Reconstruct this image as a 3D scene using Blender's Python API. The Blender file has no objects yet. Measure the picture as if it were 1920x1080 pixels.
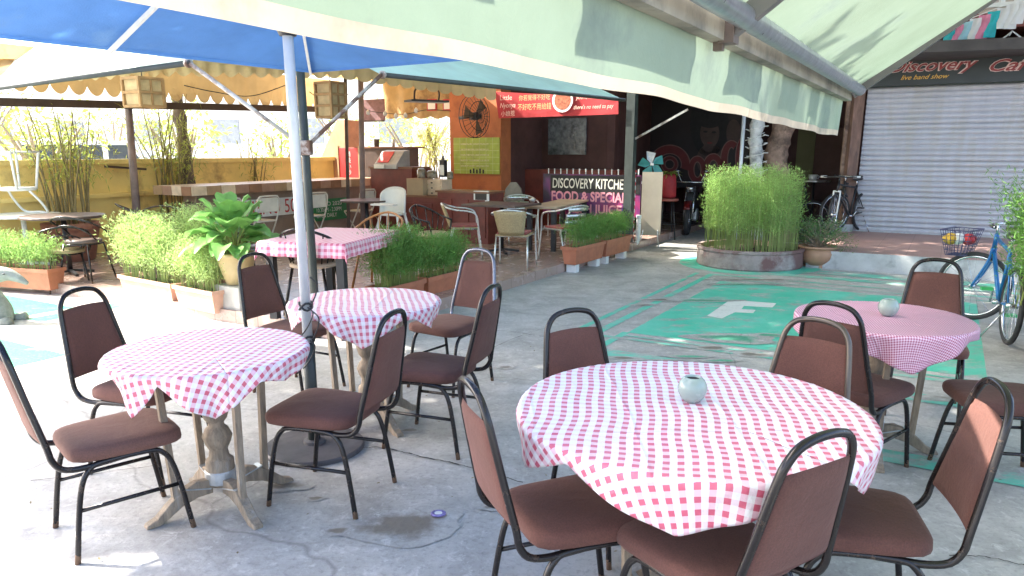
import bpy, math, random
from mathutils import Vector, Matrix
R = math.radians
random.seed(7)
# ---------------------------------------------------------------- camera, sky, sun
F, YH, Y0, H = 1388.0, 281.8, 613.66, 1.6
TH = math.atan((Y0-YH)/F); cT, sT = math.cos(TH), math.sin(TH)
sc = bpy.context.scene
col = sc.collection
cd = bpy.data.cameras.new("camera"); cam = bpy.data.objects.new("camera", cd); col.objects.link(cam)
cam.location = (0, 0, H); cam.rotation_euler = (math.pi/2-TH, 0, 0)
cd.sensor_width = 36; cd.lens = 36*F/1920; cd.shift_y = (Y0-540)/1920
cd.clip_start = .05; cd.clip_end = 600
sc.camera = cam
SUN_AZ, SUN_EL = -77, 43          # azimuth clockwise from the view direction
w = bpy.data.worlds.new("World"); sc.world = w; w.use_nodes = True
nt = w.node_tree; nt.nodes.clear()
sky = nt.nodes.new("ShaderNodeTexSky"); sky.sky_type = 'NISHITA'; sky.sun_disc = False
sky.sun_elevation = R(SUN_EL); sky.sun_rotation = R(SUN_AZ); sky.dust_density = 4.0; sky.air_density = .8; sky.ozone_density = .6
bg = nt.nodes.new("ShaderNodeBackground"); bg.inputs[1].default_value = .15
wo = nt.nodes.new("ShaderNodeOutputWorld")
nt.links.new(sky.outputs[0], bg.inputs[0]); nt.links.new(bg.outputs[0], wo.inputs[0])
sl = bpy.data.lights.new("sun", 'SUN'); sl.energy = 3.4; sl.angle = R(.6); sl.color = (1, .95, .86)
so = bpy.data.objects.new("sun", sl); col.objects.link(so)
sd = Vector((math.sin(R(SUN_AZ))*math.cos(R(SUN_EL)), math.cos(R(SUN_AZ))*math.cos(R(SUN_EL)), math.sin(R(SUN_EL))))
so.rotation_euler = sd.to_track_quat('Z', 'Y').to_euler()
sc.view_settings.view_transform = 'Standard'; sc.view_settings.look = 'None'
sc.view_settings.exposure = 2.68; sc.view_settings.gamma = 1
sc.cycles.max_bounces = 8; sc.cycles.diffuse_bounces = 4; sc.cycles.transparent_max_bounces = 8

# ---------------------------------------------------------------- survey helpers (photo pixel -> ground / wall position in metres)
def ray(px, py):
    v = py-Y0; return (px-960, F*cT-sT*v, -(F*sT+cT*v))
def at(px, py, z=0):
    u, h, d = ray(px, py); k = (z-H)/d; return Vector((u*k, h*k, z))
def aty(px, py, y):
    u, h, d = ray(px, py); k = y/h; return Vector((u*k, y, H+d*k))
def hit(px, py, P, az):
    u, h, d = ray(px, py); a = R(az); nx, ny = math.cos(a), -math.sin(a)
    k = (P[0]*nx+P[1]*ny)/(u*nx+h*ny); return Vector((u*k, h*k, H+d*k))
AZ = 30.2                          # the place's own grid: A runs away to the right, B away to the left
A = Vector((math.sin(R(AZ)), math.cos(R(AZ)), 0)); B = Vector((-A.y, A.x, 0)); Zv = Vector((0, 0, 1))
C0 = at(640, 640)
def gp(a, b, z=0): v = C0+A*a+B*b; return Vector((v.x, v.y, z))
def gab(p): d = Vector((p[0]-C0.x, p[1]-C0.y, 0)); return d.dot(A), d.dot(B)
def azv(az): return Vector((math.sin(R(az)), math.cos(R(az)), 0))

# ---------------------------------------------------------------- mesh helper
class MB:
    def __init__(s): s.v = []; s.f = []; s.uv = {}
    def add(s, vs, fs):
        n = len(s.v); s.v += [tuple(v) for v in vs]; s.f += [tuple(i+n for i in f) for f in fs]; return s
    def box(s, c, sz, rz=0, M=None):
        x, y, z = [q/2 for q in sz]
        M = M or (Matrix.Translation(Vector(c)) @ Matrix.Rotation(rz, 4, 'Z'))
        vs = [M @ Vector((i*x, j*y, k*z)) for i in (-1, 1) for j in (-1, 1) for k in (-1, 1)]
        return s.add(vs, [(0, 1, 3, 2), (4, 6, 7, 5), (0, 4, 5, 1), (2, 3, 7, 6), (0, 2, 6, 4), (1, 5, 7, 3)])
    def bar(s, p, q, wd, ht, up=Zv):   # rectangular bar between two points
        p, q = Vector(p), Vector(q); d = (q-p).normalized(); sd_ = d.cross(up)
        if sd_.length < 1e-4: sd_ = d.cross(Vector((1, 0, 0)))
        sd_.normalize(); u = sd_.cross(d).normalized(); vs = []
        for b in (p, q):
            for i, j in ((-1, -1), (1, -1), (1, 1), (-1, 1)): vs.append(b+sd_*i*wd/2+u*j*ht/2)
        return s.add(vs, [(0, 1, 2, 3), (7, 6, 5, 4), (0, 4, 5, 1), (1, 5, 6, 2), (2, 6, 7, 3), (3, 7, 4, 0)])
    def tube(s, path, r, n=8, closed=False, cap=True):
        P = [Vector(p) for p in path]; m = len(P); rr = r if isinstance(r, (list, tuple)) else [r]*m
        u = None; base = len(s.v)
        for i in range(m):
            a = P[(i-1) % m] if (closed or i > 0) else P[i]; b = P[(i+1) % m] if (closed or i < m-1) else P[i]
            t = (b-a).normalized()
            if u is None:
                u = t.cross(Zv)
                if u.length < .1: u = t.cross(Vector((1, 0, 0)))
            u = (u-t*u.dot(t)).normalized(); v = t.cross(u)
            for k in range(n):
                an = 2*math.pi*k/n; s.v.append(tuple(P[i]+(u*math.cos(an)+v*math.sin(an))*rr[i]))
        for i in range(m if closed else m-1):
            for k in range(n):
                a0 = base+i*n; b0 = base+((i+1) % m)*n
                s.f.append((a0+k, a0+(k+1) % n, b0+(k+1) % n, b0+k))
        if cap and not closed:
            s.f.append(tuple(base+k for k in range(n))[::-1]); s.f.append(tuple(base+(m-1)*n+k for k in range(n)))
        return s
    def lathe(s, prof, n=24, c=(0, 0, 0), sx=1, sy=1):
        base = len(s.v)
        for r, z in prof:
            for k in range(n):
                an = 2*math.pi*k/n; s.v.append((c[0]+r*sx*math.cos(an), c[1]+r*sy*math.sin(an), c[2]+z))
        for i in range(len(prof)-1):
            for k in range(n):
                a0 = base+i*n; b0 = a0+n; s.f.append((a0+k, a0+(k+1) % n, b0+(k+1) % n, b0+k))
        s.f.append(tuple(base+k for k in range(n))[::-1]); s.f.append(tuple(base+(len(prof)-1)*n+k for k in range(n)))
        return s
    def prism(s, pts, ex):             # polygon pts extruded by vector ex
        ex = Vector(ex); n = len(pts); P = [Vector(p) for p in pts]
        fs = [tuple(range(n))[::-1], tuple(range(n, 2*n))]+[(i, (i+1) % n, n+(i+1) % n, n+i) for i in range(n)]
        return s.add(P+[p+ex for p in P], fs)
    def grid(s, fn, nu, nv, uvf=None, wrap=False):
        base = len(s.v)
        for j in range(nv+1):
            for i in range(nu+1):
                s.v.append(tuple(fn(i/nu, j/nv)))
                if uvf: s.uv[len(s.v)-1] = uvf(i/nu, j/nv)
        for j in range(nv):
            for i in range(nu):
                a0 = base+j*(nu+1)+i; e = -nu if (wrap and i == nu-1) else 1; s.f.append((a0, a0+e, a0+e+nu+1, a0+nu+1))
        return s
    def leaf(s, p, d, n, L, W, bend=0):
        d = d.normalized(); sd_ = d.cross(n)
        if sd_.length < 1e-3: sd_ = Vector((1, 0, 0))
        sd_.normalize()
        return s.add([p, p+d*L*.5+sd_*W/2, p+d*L-Zv*bend*L, p+d*L*.5-sd_*W/2], [(0, 1, 2, 3)])
    def build(s, name, m, parent=None, smooth=False, world=True, thick=0, bevel=0):
        me = bpy.data.meshes.new(name); me.from_pydata([tuple(v) for v in s.v], [], s.f)
        if s.uv:
            l = me.uv_layers.new(name="UVMap")
            for lp in me.loops: l.data[lp.index].uv = s.uv.get(lp.vertex_index, (0, 0))
        me.materials.append(m)
        o = bpy.data.objects.new(name, me); col.objects.link(o)
        if parent is not None:
            o.parent = parent
            if world: me.transform(wm(parent).inverted())
        if smooth: me.polygons.foreach_set('use_smooth', [True]*len(me.polygons))
        if thick:
            md = o.modifiers.new("s", 'SOLIDIFY'); md.thickness = thick; md.offset = 0
        if bevel:
            md = o.modifiers.new("b", 'BEVEL'); md.width = bevel; md.segments = 2; md.limit_method = 'ANGLE'
        me.update(); return o
def wm(o):
    M = Matrix.Translation(o.location) @ o.rotation_euler.to_matrix().to_4x4()
    return wm(o.parent) @ M if o.parent else M
def tag(o, label, cat, group=None):
    o["label"] = label; o["category"] = cat
    if group: o["group"] = group
    return o
def struct(o, kind="structure"): o["kind"] = kind; return o
def thing(name, label, cat, loc=(0, 0, 0), az=0, group=None):
    o = bpy.data.objects.new(name, None); col.objects.link(o); o.location = loc; o.rotation_euler = (0, 0, -R(az))
    o.empty_display_size = .1
    return tag(o, label, cat, group)
def dup(src, label, loc, az, group=None):
    def cp(o, par):
        c = o.copy(); col.objects.link(c); c.parent = par
        for ch in list(o.children): cp(ch, c)
        return c
    kids = list(src.children)
    r = src.copy(); col.objects.link(r); r.location = loc; r.rotation_euler = (0, 0, -R(az)); r["label"] = label
    if group: r["group"] = group
    for ch in kids: cp(ch, r)
    return r
def catmull(pts, n=5):
    P = [Vector(p) for p in pts]; out = []
    for i in range(len(P)-1):
        p0 = P[max(i-1, 0)]; p1 = P[i]; p2 = P[i+1]; p3 = P[min(i+2, len(P)-1)]
        for k in range(n):
            t = k/n; out.append(.5*((2*p1)+(p2-p0)*t+(2*p0-5*p1+4*p2-p3)*t*t+(3*p1-p0-3*p2+p3)*t**3))
    out.append(P[-1]); return out

# ---------------------------------------------------------------- materials
def nn(t, ty, **k):
    n = t.nodes.new(ty)
    for a, b in k.items(): setattr(n, a, b)
    return n
def mix(t, f, a, b, blend='MIX'):
    m = nn(t, 'ShaderNodeMix', data_type='RGBA', blend_type=blend)
    for i, v in ((0, f), (6, a), (7, b)):
        if hasattr(v, 'links'): t.links.new(v, m.inputs[i])
        else: m.inputs[i].default_value = v if i == 0 else (*v[:3], 1)
    return m.outputs[2]
def noise(t, sc_, det=4, rough=.55, vec=None, dist=0):
    n = nn(t, 'ShaderNodeTexNoise'); n.inputs['Scale'].default_value = sc_; n.inputs['Detail'].default_value = det
    n.inputs['Roughness'].default_value = rough; n.inputs['Distortion'].default_value = dist
    if vec is not None: t.links.new(vec, n.inputs['Vector'])
    return n.outputs[0]
def ramp(t, f, stops):
    r = nn(t, 'ShaderNodeValToRGB'); e = r.color_ramp.elements
    while len(e) < len(stops): e.new(.5)
    for i, (p, c) in enumerate(stops):
        e[i].position = p; e[i].color = (c, c, c, 1) if not isinstance(c, tuple) else (*c, 1)
    t.links.new(f, r.inputs[0]); return r.outputs[0]
def math_(t, op, a, b=0):
    m = nn(t, 'ShaderNodeMath', operation=op)
    for i, v in ((0, a), (1, b)):
        if hasattr(v, 'links'): t.links.new(v, m.inputs[i])
        else: m.inputs[i].default_value = v
    return m.outputs[0]
def newmat(name):
    m = bpy.data.materials.new(name); m.use_nodes = True; t = m.node_tree; t.nodes.clear()
    o = nn(t, 'ShaderNodeOutputMaterial'); p = nn(t, 'ShaderNodeBsdfPrincipled'); t.links.new(p.outputs[0], o.inputs[0])
    tc = nn(t, 'ShaderNodeTexCoord'); return m, t, p, o, tc
def bumpn(t, p, h, st, d=.01):
    b = nn(t, 'ShaderNodeBump'); b.inputs['Strength'].default_value = st; b.inputs['Distance'].default_value = d
    t.links.new(h, b.inputs['Height']); t.links.new(b.outputs[0], p.inputs['Normal'])
MC = {}
def mat(name, c, rough=.6, var=.2, scale=6, bump=0, metal=0, trans=0, c2=None, stain=None, sthr=.6, bscale=60, coat=0, tcol=None, stretch=None):
    if name in MC: return MC[name]
    m, t, p, o, tc = newmat(name); vec = tc.outputs['Object']
    if stretch:
        mp = nn(t, 'ShaderNodeMapping'); mp.inputs['Scale'].default_value = stretch; t.links.new(vec, mp.inputs[0]); vec = mp.outputs[0]
    n1 = noise(t, scale, 5, .6, vec)
    lo = tuple(x*(1-var) for x in c); hi = c2 or tuple(min(1, x*(1+var)) for x in c)
    f = ramp(t, n1, [(.3, 0.), (.7, 1.)]); cl = mix(t, f, lo, hi)
    if stain:
        n2 = noise(t, scale*.37+.8, 6, .65, vec); cl = mix(t, ramp(t, n2, [(sthr-.06, 0.), (sthr+.08, 1.)]), cl, stain)
    t.links.new(cl, p.inputs['Base Color'])
    rr = math_(t, 'ADD', math_(t, 'MULTIPLY', noise(t, scale*2.3, 3, .5, vec), .25), rough-.12); t.links.new(rr, p.inputs['Roughness'])
    p.inputs['Metallic'].default_value = metal
    if coat: p.inputs['Coat Weight'].default_value = coat
    if bump: bumpn(t, p, noise(t, bscale, 4, .6, vec), bump)
    if trans:
        tr = nn(t, 'ShaderNodeBsdfTranslucent')
        if tcol: tr.inputs[0].default_value = (*tcol, 1)
        else: t.links.new(cl, tr.inputs[0])
        mx = nn(t, 'ShaderNodeMixShader'); mx.inputs[0].default_value = trans
        t.links.new(p.outputs[0], mx.inputs[1]); t.links.new(tr.outputs[0], mx.inputs[2]); t.links.new(mx.outputs[0], o.inputs[0])
    MC[name] = m; return m
def concrete(t, vec):
    big = noise(t, .55, 6, .6, vec); mid = noise(t, 3.2, 7, .7, vec, .4); fine = noise(t, 38, 5, .7, vec)
    c = mix(t, ramp(t, big, [(.32, 0.), (.68, 1.)]), (.275, .268, .255), (.43, .42, .395))
    c = mix(t, ramp(t, mid, [(.36, 0.), (.56, 1.)]), c, (.38, .39, .385)) if False else mix(t, math_(t, 'MULTIPLY', ramp(t, mid, [(.42, 0.), (.7, 1.)]), .65), c, (.55, .54, .515))
    c = mix(t, math_(t, 'MULTIPLY', ramp(t, noise(t, 1.3, 8, .75, vec, .8), [(.52, 0.), (.66, 1.)]), .6), c, (.215, .205, .19))
    c = mix(t, math_(t, 'MULTIPLY', ramp(t, fine, [(.50, 0.), (.70, 1.)]), .6), c, (.18, .175, .17))
    c = mix(t, math_(t, 'MULTIPLY', ramp(t, noise(t, 14, 6, .8, vec, .5), [(.54, 0.), (.66, 1.)]), .6), c, (.62, .61, .59))
    vo = nn(t, 'ShaderNodeTexVoronoi', feature='DISTANCE_TO_EDGE'); vo.inputs['Scale'].default_value = .33
    wv = nn(t, 'ShaderNodeVectorMath', operation='ADD'); t.links.new(vec, wv.inputs[0])
    nz = nn(t, 'ShaderNodeTexNoise'); nz.inputs['Scale'].default_value = .8; nz.inputs['Detail'].default_value = 3.5; t.links.new(vec, nz.inputs[0])
    t.links.new(nz.outputs['Color'], wv.inputs[1]); t.links.new(wv.outputs[0], vo.inputs['Vector'])
    crack = ramp(t, vo.outputs[0], [(.0, 1.), (.0011, 0.)])
    c = mix(t, math_(t, 'MULTIPLY', crack, .4), c, (.05, .045, .04))
    return c, crack, mid, fine
def concrete_mat():
    m, t, p, o, tc = newmat("worn_concrete"); c, crack, mid, fine = concrete(t, tc.outputs['Object'])
    t.links.new(c, p.inputs['Base Color']); t.links.new(ramp(t, mid, [(.35, .62), (.65, .38)]), p.inputs['Roughness'])
    bumpn(t, p, math_(t, 'SUBTRACT', fine, math_(t, 'MULTIPLY', crack, .25)), .35, .006); return m
def paint_mat(name, g1, g2, thr=.62):
    m, t, p, o, tc = newmat(name); vec = tc.outputs['Object']; c, crack, mid, fine = concrete(t, vec)
    g = mix(t, ramp(t, noise(t, 2.1, 6, .65, vec), [(.35, 0.), (.65, 1.)]), g1, g2)
    mp = nn(t, 'ShaderNodeMapping'); mp.inputs['Rotation'].default_value = (0, 0, R(AZ)); mp.inputs['Scale'].default_value = (1, 2, 1); t.links.new(vec, mp.inputs[0])
    wr = noise(t, 2.6, 8, .72, mp.outputs[0]); g = mix(t, ramp(t, wr, [(thr-.09, 0.), (thr+.04, 1.)]), g, c)
    g = mix(t, math_(t, 'MULTIPLY', ramp(t, noise(t, 45, 4, .7, vec), [(.5, 0.), (.75, 1.)]), .4), g, c)
    t.links.new(g, p.inputs['Base Color']); p.inputs['Roughness'].default_value = .5
    bumpn(t, p, fine, .25, .005); return m
def gingham(name, period, dark, mid_, white, rot=0, mid2=None):
    m, t, p, o, tc = newmat(name)
    mp = nn(t, 'ShaderNodeMapping'); mp.inputs['Rotation'].default_value = (0, 0, R(rot)); mp.inputs['Scale'].default_value = (1/period,)*3
    t.links.new(tc.outputs['UV'], mp.inputs[0]); sp = nn(t, 'ShaderNodeSeparateXYZ'); t.links.new(mp.outputs[0], sp.inputs[0])
    st = []
    for k in (0, 1):
        fr = math_(t, 'FRACT', sp.outputs[k]); st.append(math_(t, 'LESS_THAN', fr, .48))
    s = math_(t, 'ADD', st[0], st[1])
    c = mix(t, st[0], white, mid_); c = mix(t, math_(t, 'MULTIPLY', st[1], math_(t, 'SUBTRACT', 1, st[0])), c, mid2 or mid_); c = mix(t, math_(t, 'GREATER_THAN', s, 1.5), c, dark)
    c = mix(t, math_(t, 'MULTIPLY', noise(t, 5, 4, .6, tc.outputs['Object']), .22), c, tuple(x*.75 for x in white))
    t.links.new(c, p.inputs['Base Color']); p.inputs['Roughness'].default_value = .42
    s2 = nn(t, 'ShaderNodeSeparateXYZ'); t.links.new(tc.outputs['UV'], s2.inputs[0]); cr = 0
    for k in (0, 1): cr = math_(t, 'ADD', cr, ramp(t, math_(t, 'ABSOLUTE', math_(t, 'SUBTRACT', math_(t, 'FRACT', math_(t, 'MULTIPLY', s2.outputs[k], 3.1)), .5)), [(.0, 1.), (.03, 0.)]))
    bumpn(t, p, math_(t, 'ADD', math_(t, 'MULTIPLY', noise(t, 9, 6, .65, tc.outputs['Object'], .6), 1.3), math_(t, 'MULTIPLY', cr, .35)), .5, .014)
    return m
def tile_mat(name, c1, c2, grout, size, rough=.25):
    m, t, p, o, tc = newmat(name); mp = nn(t, 'ShaderNodeMapping'); mp.inputs['Rotation'].default_value = (0, 0, R(AZ)); t.links.new(tc.outputs['Object'], mp.inputs[0])
    b = nn(t, 'ShaderNodeTexBrick', offset=0.0); b.inputs['Scale'].default_value = 1; b.inputs['Brick Width'].default_value = size; b.inputs['Row Height'].default_value = size
    b.inputs['Mortar Size'].default_value = .004; b.inputs['Color1'].default_value = (*c1, 1); b.inputs['Color2'].default_value = (*c2, 1); b.inputs['Mortar'].default_value = (*grout, 1)
    t.links.new(mp.outputs[0], b.inputs['Vector'])
    c = mix(t, math_(t, 'MULTIPLY', noise(t, 3, 6, .7, tc.outputs['Object']), .5), b.outputs[0], tuple(x*.6 for x in c1))
    t.links.new(c, p.inputs['Base Color']); t.links.new(math_(t, 'ADD', math_(t, 'MULTIPLY', noise(t, 5, 4, .6, tc.outputs['Object']), .3), rough-.1), p.inputs['Roughness'])
    return m
def chair_metal(name, c, metal=.5, rough=.35):
    m, t, p, o, tc = newmat(name); sp = nn(t, 'ShaderNodeSeparateXYZ'); t.links.new(tc.outputs['Object'], sp.inputs[0])
    low = math_(t, 'LESS_THAN', math_(t, 'ADD', sp.outputs[2], math_(t, 'MULTIPLY', noise(t, 30, 3, .6, tc.outputs['Object']), .10)), .085)
    sc_ = ramp(t, noise(t, 22, 5, .7, tc.outputs['Object']), [(.60, 0.), (.66, 1.)])
    f = math_(t, 'MINIMUM', math_(t, 'ADD', math_(t, 'MULTIPLY', low, .8), math_(t, 'MULTIPLY', sc_, .35)), 1)
    t.links.new(mix(t, f, c, (.17, .10, .06)), p.inputs['Base Color']); p.inputs['Metallic'].default_value = metal
    t.links.new(ramp(t, f, [(0, rough), (1, .8)]), p.inputs['Roughness']); return m
def fabric(name, c):
    m, t, p, o, tc = newmat(name); v = tc.outputs['Object']
    a = mix(t, ramp(t, noise(t, 3.5, 5, .6, v), [(.3, 0.), (.7, 1.)]), tuple(x*.82 for x in c), tuple(x*1.15 for x in c))
    a = mix(t, math_(t, 'MULTIPLY', ramp(t, noise(t, 190, 2, .6, v), [(.4, 0.), (.62, 1.)]), .4), a, tuple(x*.45 for x in c))
    t.links.new(a, p.inputs['Base Color']); p.inputs['Roughness'].default_value = .9; p.inputs['Sheen Weight'].default_value = .12
    p.inputs['Sheen Tint'].default_value = (.9, .6, .5, 1); b1_ = nn(t, 'ShaderNodeBump'); b1_.inputs['Strength'].default_value = .35; b1_.inputs['Distance'].default_value = .02; t.links.new(noise(t, 9, 4, .6, v, .5), b1_.inputs['Height'])
    b2_ = nn(t, 'ShaderNodeBump'); b2_.inputs['Strength'].default_value = .4; b2_.inputs['Distance'].default_value = .002; t.links.new(noise(t, 240, 2, .6, v), b2_.inputs['Height']); t.links.new(b1_.outputs[0], b2_.inputs['Normal']); t.links.new(b2_.outputs[0], p.inputs['Normal']); return m
M_conc = concrete_mat()
M_green = paint_mat("worn_green_paint", (.04, .48, .32), (.12, .54, .41), .60)
M_green2 = paint_mat("thin_worn_green_paint", (.08, .46, .33), (.16, .52, .41), .56)
M_white = paint_mat("worn_white_paint", (.72, .73, .69), (.66, .66, .62), .66)
M_terr = tile_mat("brown_terrace_tiles", (.40, .285, .235), (.45, .32, .265), (.14, .09, .07), .3, .2)
M_pink = tile_mat("pink_porch_tiles", (.40, .25, .22), (.44, .28, .25), (.25, .17, .15), .4, .5)
M_kerb = mat("grey_kerb_concrete", (.42, .43, .42), .8, .2, 4, .4, stain=(.22, .23, .22), sthr=.55)
M_bronze = chair_metal("dark_bronze_tube", (.014, .011, .011), .2, .25)
M_bronze2 = chair_metal("pale_bronze_tube", (.11, .09, .075), .6, .3)
M_silver = chair_metal("dull_silver_tube", (.15, .155, .19), .7, .25)
M_fab = fabric("brown_seat_fabric", (.135, .053, .039))
M_fab2 = fabric("dark_brown_seat_fabric", (.108, .043, .033))
M_fab3 = fabric("sun_faded_brown_fabric", (.16, .073, .054))
M_wood = mat("weathered_grey_wood", (.27, .21, .15), .75, .35, 14, .5, stain=(.33, .30, .26), stretch=(3, 3, .6))
M_galv = mat("galvanised_metal", (.5, .52, .53), .4, .2, 20, 0, .7)
M_cl = gingham("red_white_check_cloth", .040, (.60, .07, .13), (.80, .46, .53), (.82, .79, .81), 8, (.81, .62, .67))
M_cl2 = gingham("red_white_check_cloth_turned", .040, (.60, .08, .15), (.80, .46, .53), (.82, .79, .81), -14, (.81, .62, .67))
M_cl4 = gingham("pink_red_check_cloth", .042, (.62, .07, .15), (.81, .52, .60), (.84, .82, .83), 9, (.82, .67, .72))
M_cl3 = gingham("small_maroon_check_cloth", .0125, (.33, .025, .08), (.70, .30, .42), (.84, .64, .72), 10)
M_glaze = mat("pale_celadon_glaze", (.30, .37, .325), .25, .12, 9, 0, coat=.4)
M_dark = mat("dark_inside", (.03, .025, .02), .8)
M_terra = mat("terracotta_plastic", (.45, .16, .085), .55, .2, 5, .1)
M_brick = mat("old_terracotta", (.26, .105, .07), .7, .25, 7, .3)
M_soil = mat("soil", (.06, .04, .03), .95, .4, 20, .6)
M_alu = mat("aluminium_tube", (.62, .62, .60), .3, .1, 10, 0, .85)
M_wick = mat("tan_wicker", (.38, .29, .15), .7, .25, 70, .6, bscale=180)
M_black = mat("black_paint", (.02, .02, .022), .45, .2, 9)
M_post = mat("dark_green_black_post", (.035, .045, .042), .45, .3, 6)
M_whitep = mat("white_paint", (.75, .75, .72), .5, .1, 8)
M_whiteplas = mat("white_plastic", (.78, .77, .74), .4, .06, 5)
M_red = mat("red_paint", (.5, .03, .03), .5, .25, 4)
M_maroon = mat("maroon_wood", (.16, .035, .025), .45, .3, 5)
M_cushion = mat("maroon_cushion", (.28, .07, .06), .8, .2, 8)
M_woodb = mat("brown_varnished_wood", (.20, .09, .045), .35, .3, 6, .1, stretch=(1, 1, 6))

# ================================================================= SETTING
struct(MB().add([(-150, -60, 0), (150, -60, 0), (150, 300, 0), (-150, 300, 0)], [(0, 1, 2, 3)]).build("ground", M_conc))
def gsheet(name, rects, m, z):       # painted sheets in the grid's own metres (a along, b across)
    mb = MB()
    for a0, a1, b0, b1 in rects: mb.add([gp(a0, b0, z), gp(a1, b0, z), gp(a1, b1, z), gp(a0, b1, z)], [(0, 3, 2, 1)])
    return struct(mb.build(name, m))
aN, bL = gab(at(1180, 624)); aF, bF = gab(at(1348, 527)); bL = (bL+bF)/2; bR = gab(at(1848, 690))[1]
gsheet("court_paint", [(aN, aF, bR, bL)], M_green, .0015)
def lineb(q1, q2): return (gab(at(*q1))[1]+gab(at(*q2))[1])/2
b1 = lineb((1115, 607), (1310, 508)); b2 = lineb((1122, 627.5), (1338, 509)); aO = gab(at(1130, 652))[0]
a_top = gab(at(1400, 519))[0]
gsheet("court_lines", [(aO, a_top, b1-.03, b1+.03), (aO, a_top, b2-.04, b2+.04), (aO-.12, aN, bL-.02, bL+.05)], M_green, .0025)
an2 = aN-.12; gsheet("court_bands", [(aO-.22, aO-.03, bR-1.2, b1), (an2-.02, an2+.02, bR-.5, bL), (aN-.26, aN-.2, bR, b2),
    (aF+.16, aF+.2, bR-1, bL), (aF+.42, aF+.5, bR-1, b2), (aF+.8, aF+1.0, bR-1, b2-.5), (aF+1.2, aF+1.5, bR-2, b2-1.2), (aN-1, aF+.6, bR-.75, bR-.5)], M_green2, .0035)
gl = [gab(at(*q)) for q in ((-40, 700), (150, 760), (60, 672))]
gsheet("side_court_paint", [(min(g[0] for g in gl), max(g[0] for g in gl)+.2, 1.6, 4.2), (-.9, -.35, 3.4, 6.4), (-.9, .2, 3.0, 3.25)], paint_mat("deep_green_paint", (.01, .22, .13), (.02, .30, .18), .66), .0015)
gsheet("near_court_paint", [(aN-2.0, aN-1.82, bR-1.2, bR+1.3)], M_green2, .0045)
Fp = [(1326, 592), (1353, 597), (1378, 585.5), (1412, 587), (1417, 581), (1390, 579.5), (1395, 573.5), (1448, 576.5), (1456, 568.5), (1369, 562)]
struct(MB().add([at(*q, .0025) for q in Fp], [tuple(range(len(Fp)))]).build("painted_letter_f", M_white))
# ring of paint round the round planter
RP = at(1397, 492); RP = Vector((3.42, 10.62, 0))
mb = MB(); n = 48
for i in range(n):
    a0, a1 = 2*math.pi*i/n, 2*math.pi*(i+1)/n
    q = [RP+Vector((math.cos(a)*r, math.sin(a)*r, .0028)) for a, r in ((a0, .7), (a1, .7), (a1, .98), (a0, .98))]; mb.add(q, [(0, 3, 2, 1)])
struct(mb.build("ring_paint", M_green))
# stains and patches on the slab
def blob(name, px, py, rx, ry, m, z, seed, rot=0):
    rd = random.Random(seed); c = at(px, py, z); ph = [rd.uniform(0, 6.28) for _ in range(4)]; mb = MB(); mb.add([c], []); mb.uv[0] = (0, 0)
    for i in range(48):
        a = 2*math.pi*i/48; k = 1.5+.2*math.sin(2*a+ph[0])+.15*math.sin(3*a+ph[1])+.09*math.sin(5*a+ph[2])+.05*math.sin(9*a+ph[3])
        v = Vector((math.cos(a)*rx*k, math.sin(a)*ry*k, 0)); mb.v.append(tuple(c+v)); mb.uv[i+1] = (1, 0); mb.f.append((0, i+1, (i+1) % 48+1))
    return struct(mb.build(name, m))
def stain_mat(name, g1, g2):
    m, t, p, o, tc = newmat(name); vec = tc.outputs['Object']; c, crack, mid, fine = concrete(t, vec)
    sx = nn(t, 'ShaderNodeSeparateXYZ'); t.links.new(tc.outputs['UV'], sx.inputs[0])
    f = math_(t, 'ADD', sx.outputs[0], math_(t, 'MULTIPLY', math_(t, 'SUBTRACT', noise(t, 7, 7, .7, vec), .5), 1.0))
    g = mix(t, noise(t, 20, 5, .7, vec), g1, g2); t.links.new(mix(t, ramp(t, f, [(.42, .85), (.72, 0.)]), c, g), p.inputs['Base Color']); t.links.new(ramp(t, mid, [(.35, .62), (.65, .38)]), p.inputs['Roughness'])
    bumpn(t, p, math_(t, 'SUBTRACT', fine, math_(t, 'MULTIPLY', crack, .25)), .35, .006); return m
M_stain = stain_mat("damp_brown_stain", (.11, .09, .068), (.20, .165, .125))
M_stain2 = stain_mat("dark_green_stain", (.015, .25, .14), (.03, .34, .2))
for i, (x, y, rx, ry) in enumerate([(755, 985, .20, .105), (633, 995, .04, .03), (592, 934, .035, .018), (768, 806, .05, .03), (985, 762, .05, .05), (1240, 677, .3, .035), (948, 688, .06, .03),
        (530, 910, .09, .05), (1335, 652, .1, .06), (1410, 664, .1, .06), (1170, 671, .1, .03), (1250, 562, .25, .06), (1420, 524, .4, .06), (1870, 745, .3, .1), (930, 950, .05, .03), (1205, 572, .12, .03)]):
    blob("damp_stain", x, y, rx, ry, M_stain, .0038+.00008*i, i)
for i, (x, y, rx, ry) in enumerate([(1372, 634, .25, .13), (1320, 563, .26, .06), (1290, 668, .16, .03), (1350, 676, .12, .03), (1440, 628, .1, .05), (1400, 533, .3, .04)]): blob("paint_stain", x, y, rx, ry, M_stain2, .0055+.0001*i, 40+i)
def crackline(pts, wd=.006):
    P = catmull([at(x, y, .0065) for x, y in pts], 6); rd = random.Random(len(pts)); mb = MB()
    P = [p+Vector((rd.uniform(-.006, .006), rd.uniform(-.006, .006), 0)) for p in P]
    for i in range(len(P)-1):
        d = (P[i+1]-P[i]).normalized(); s_ = Vector((-d.y, d.x, 0))*wd*.5*rd.uniform(.4, 1.4); mb.add([P[i]-s_, P[i+1]-s_, P[i+1]+s_, P[i]+s_], [(0, 1, 2, 3)])
    struct(mb.build("slab_crack", M_dark))
crackline([(640, 846), (705, 838), (760, 848), (800, 858), (850, 868), (910, 884), (980, 905)], .008)
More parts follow.
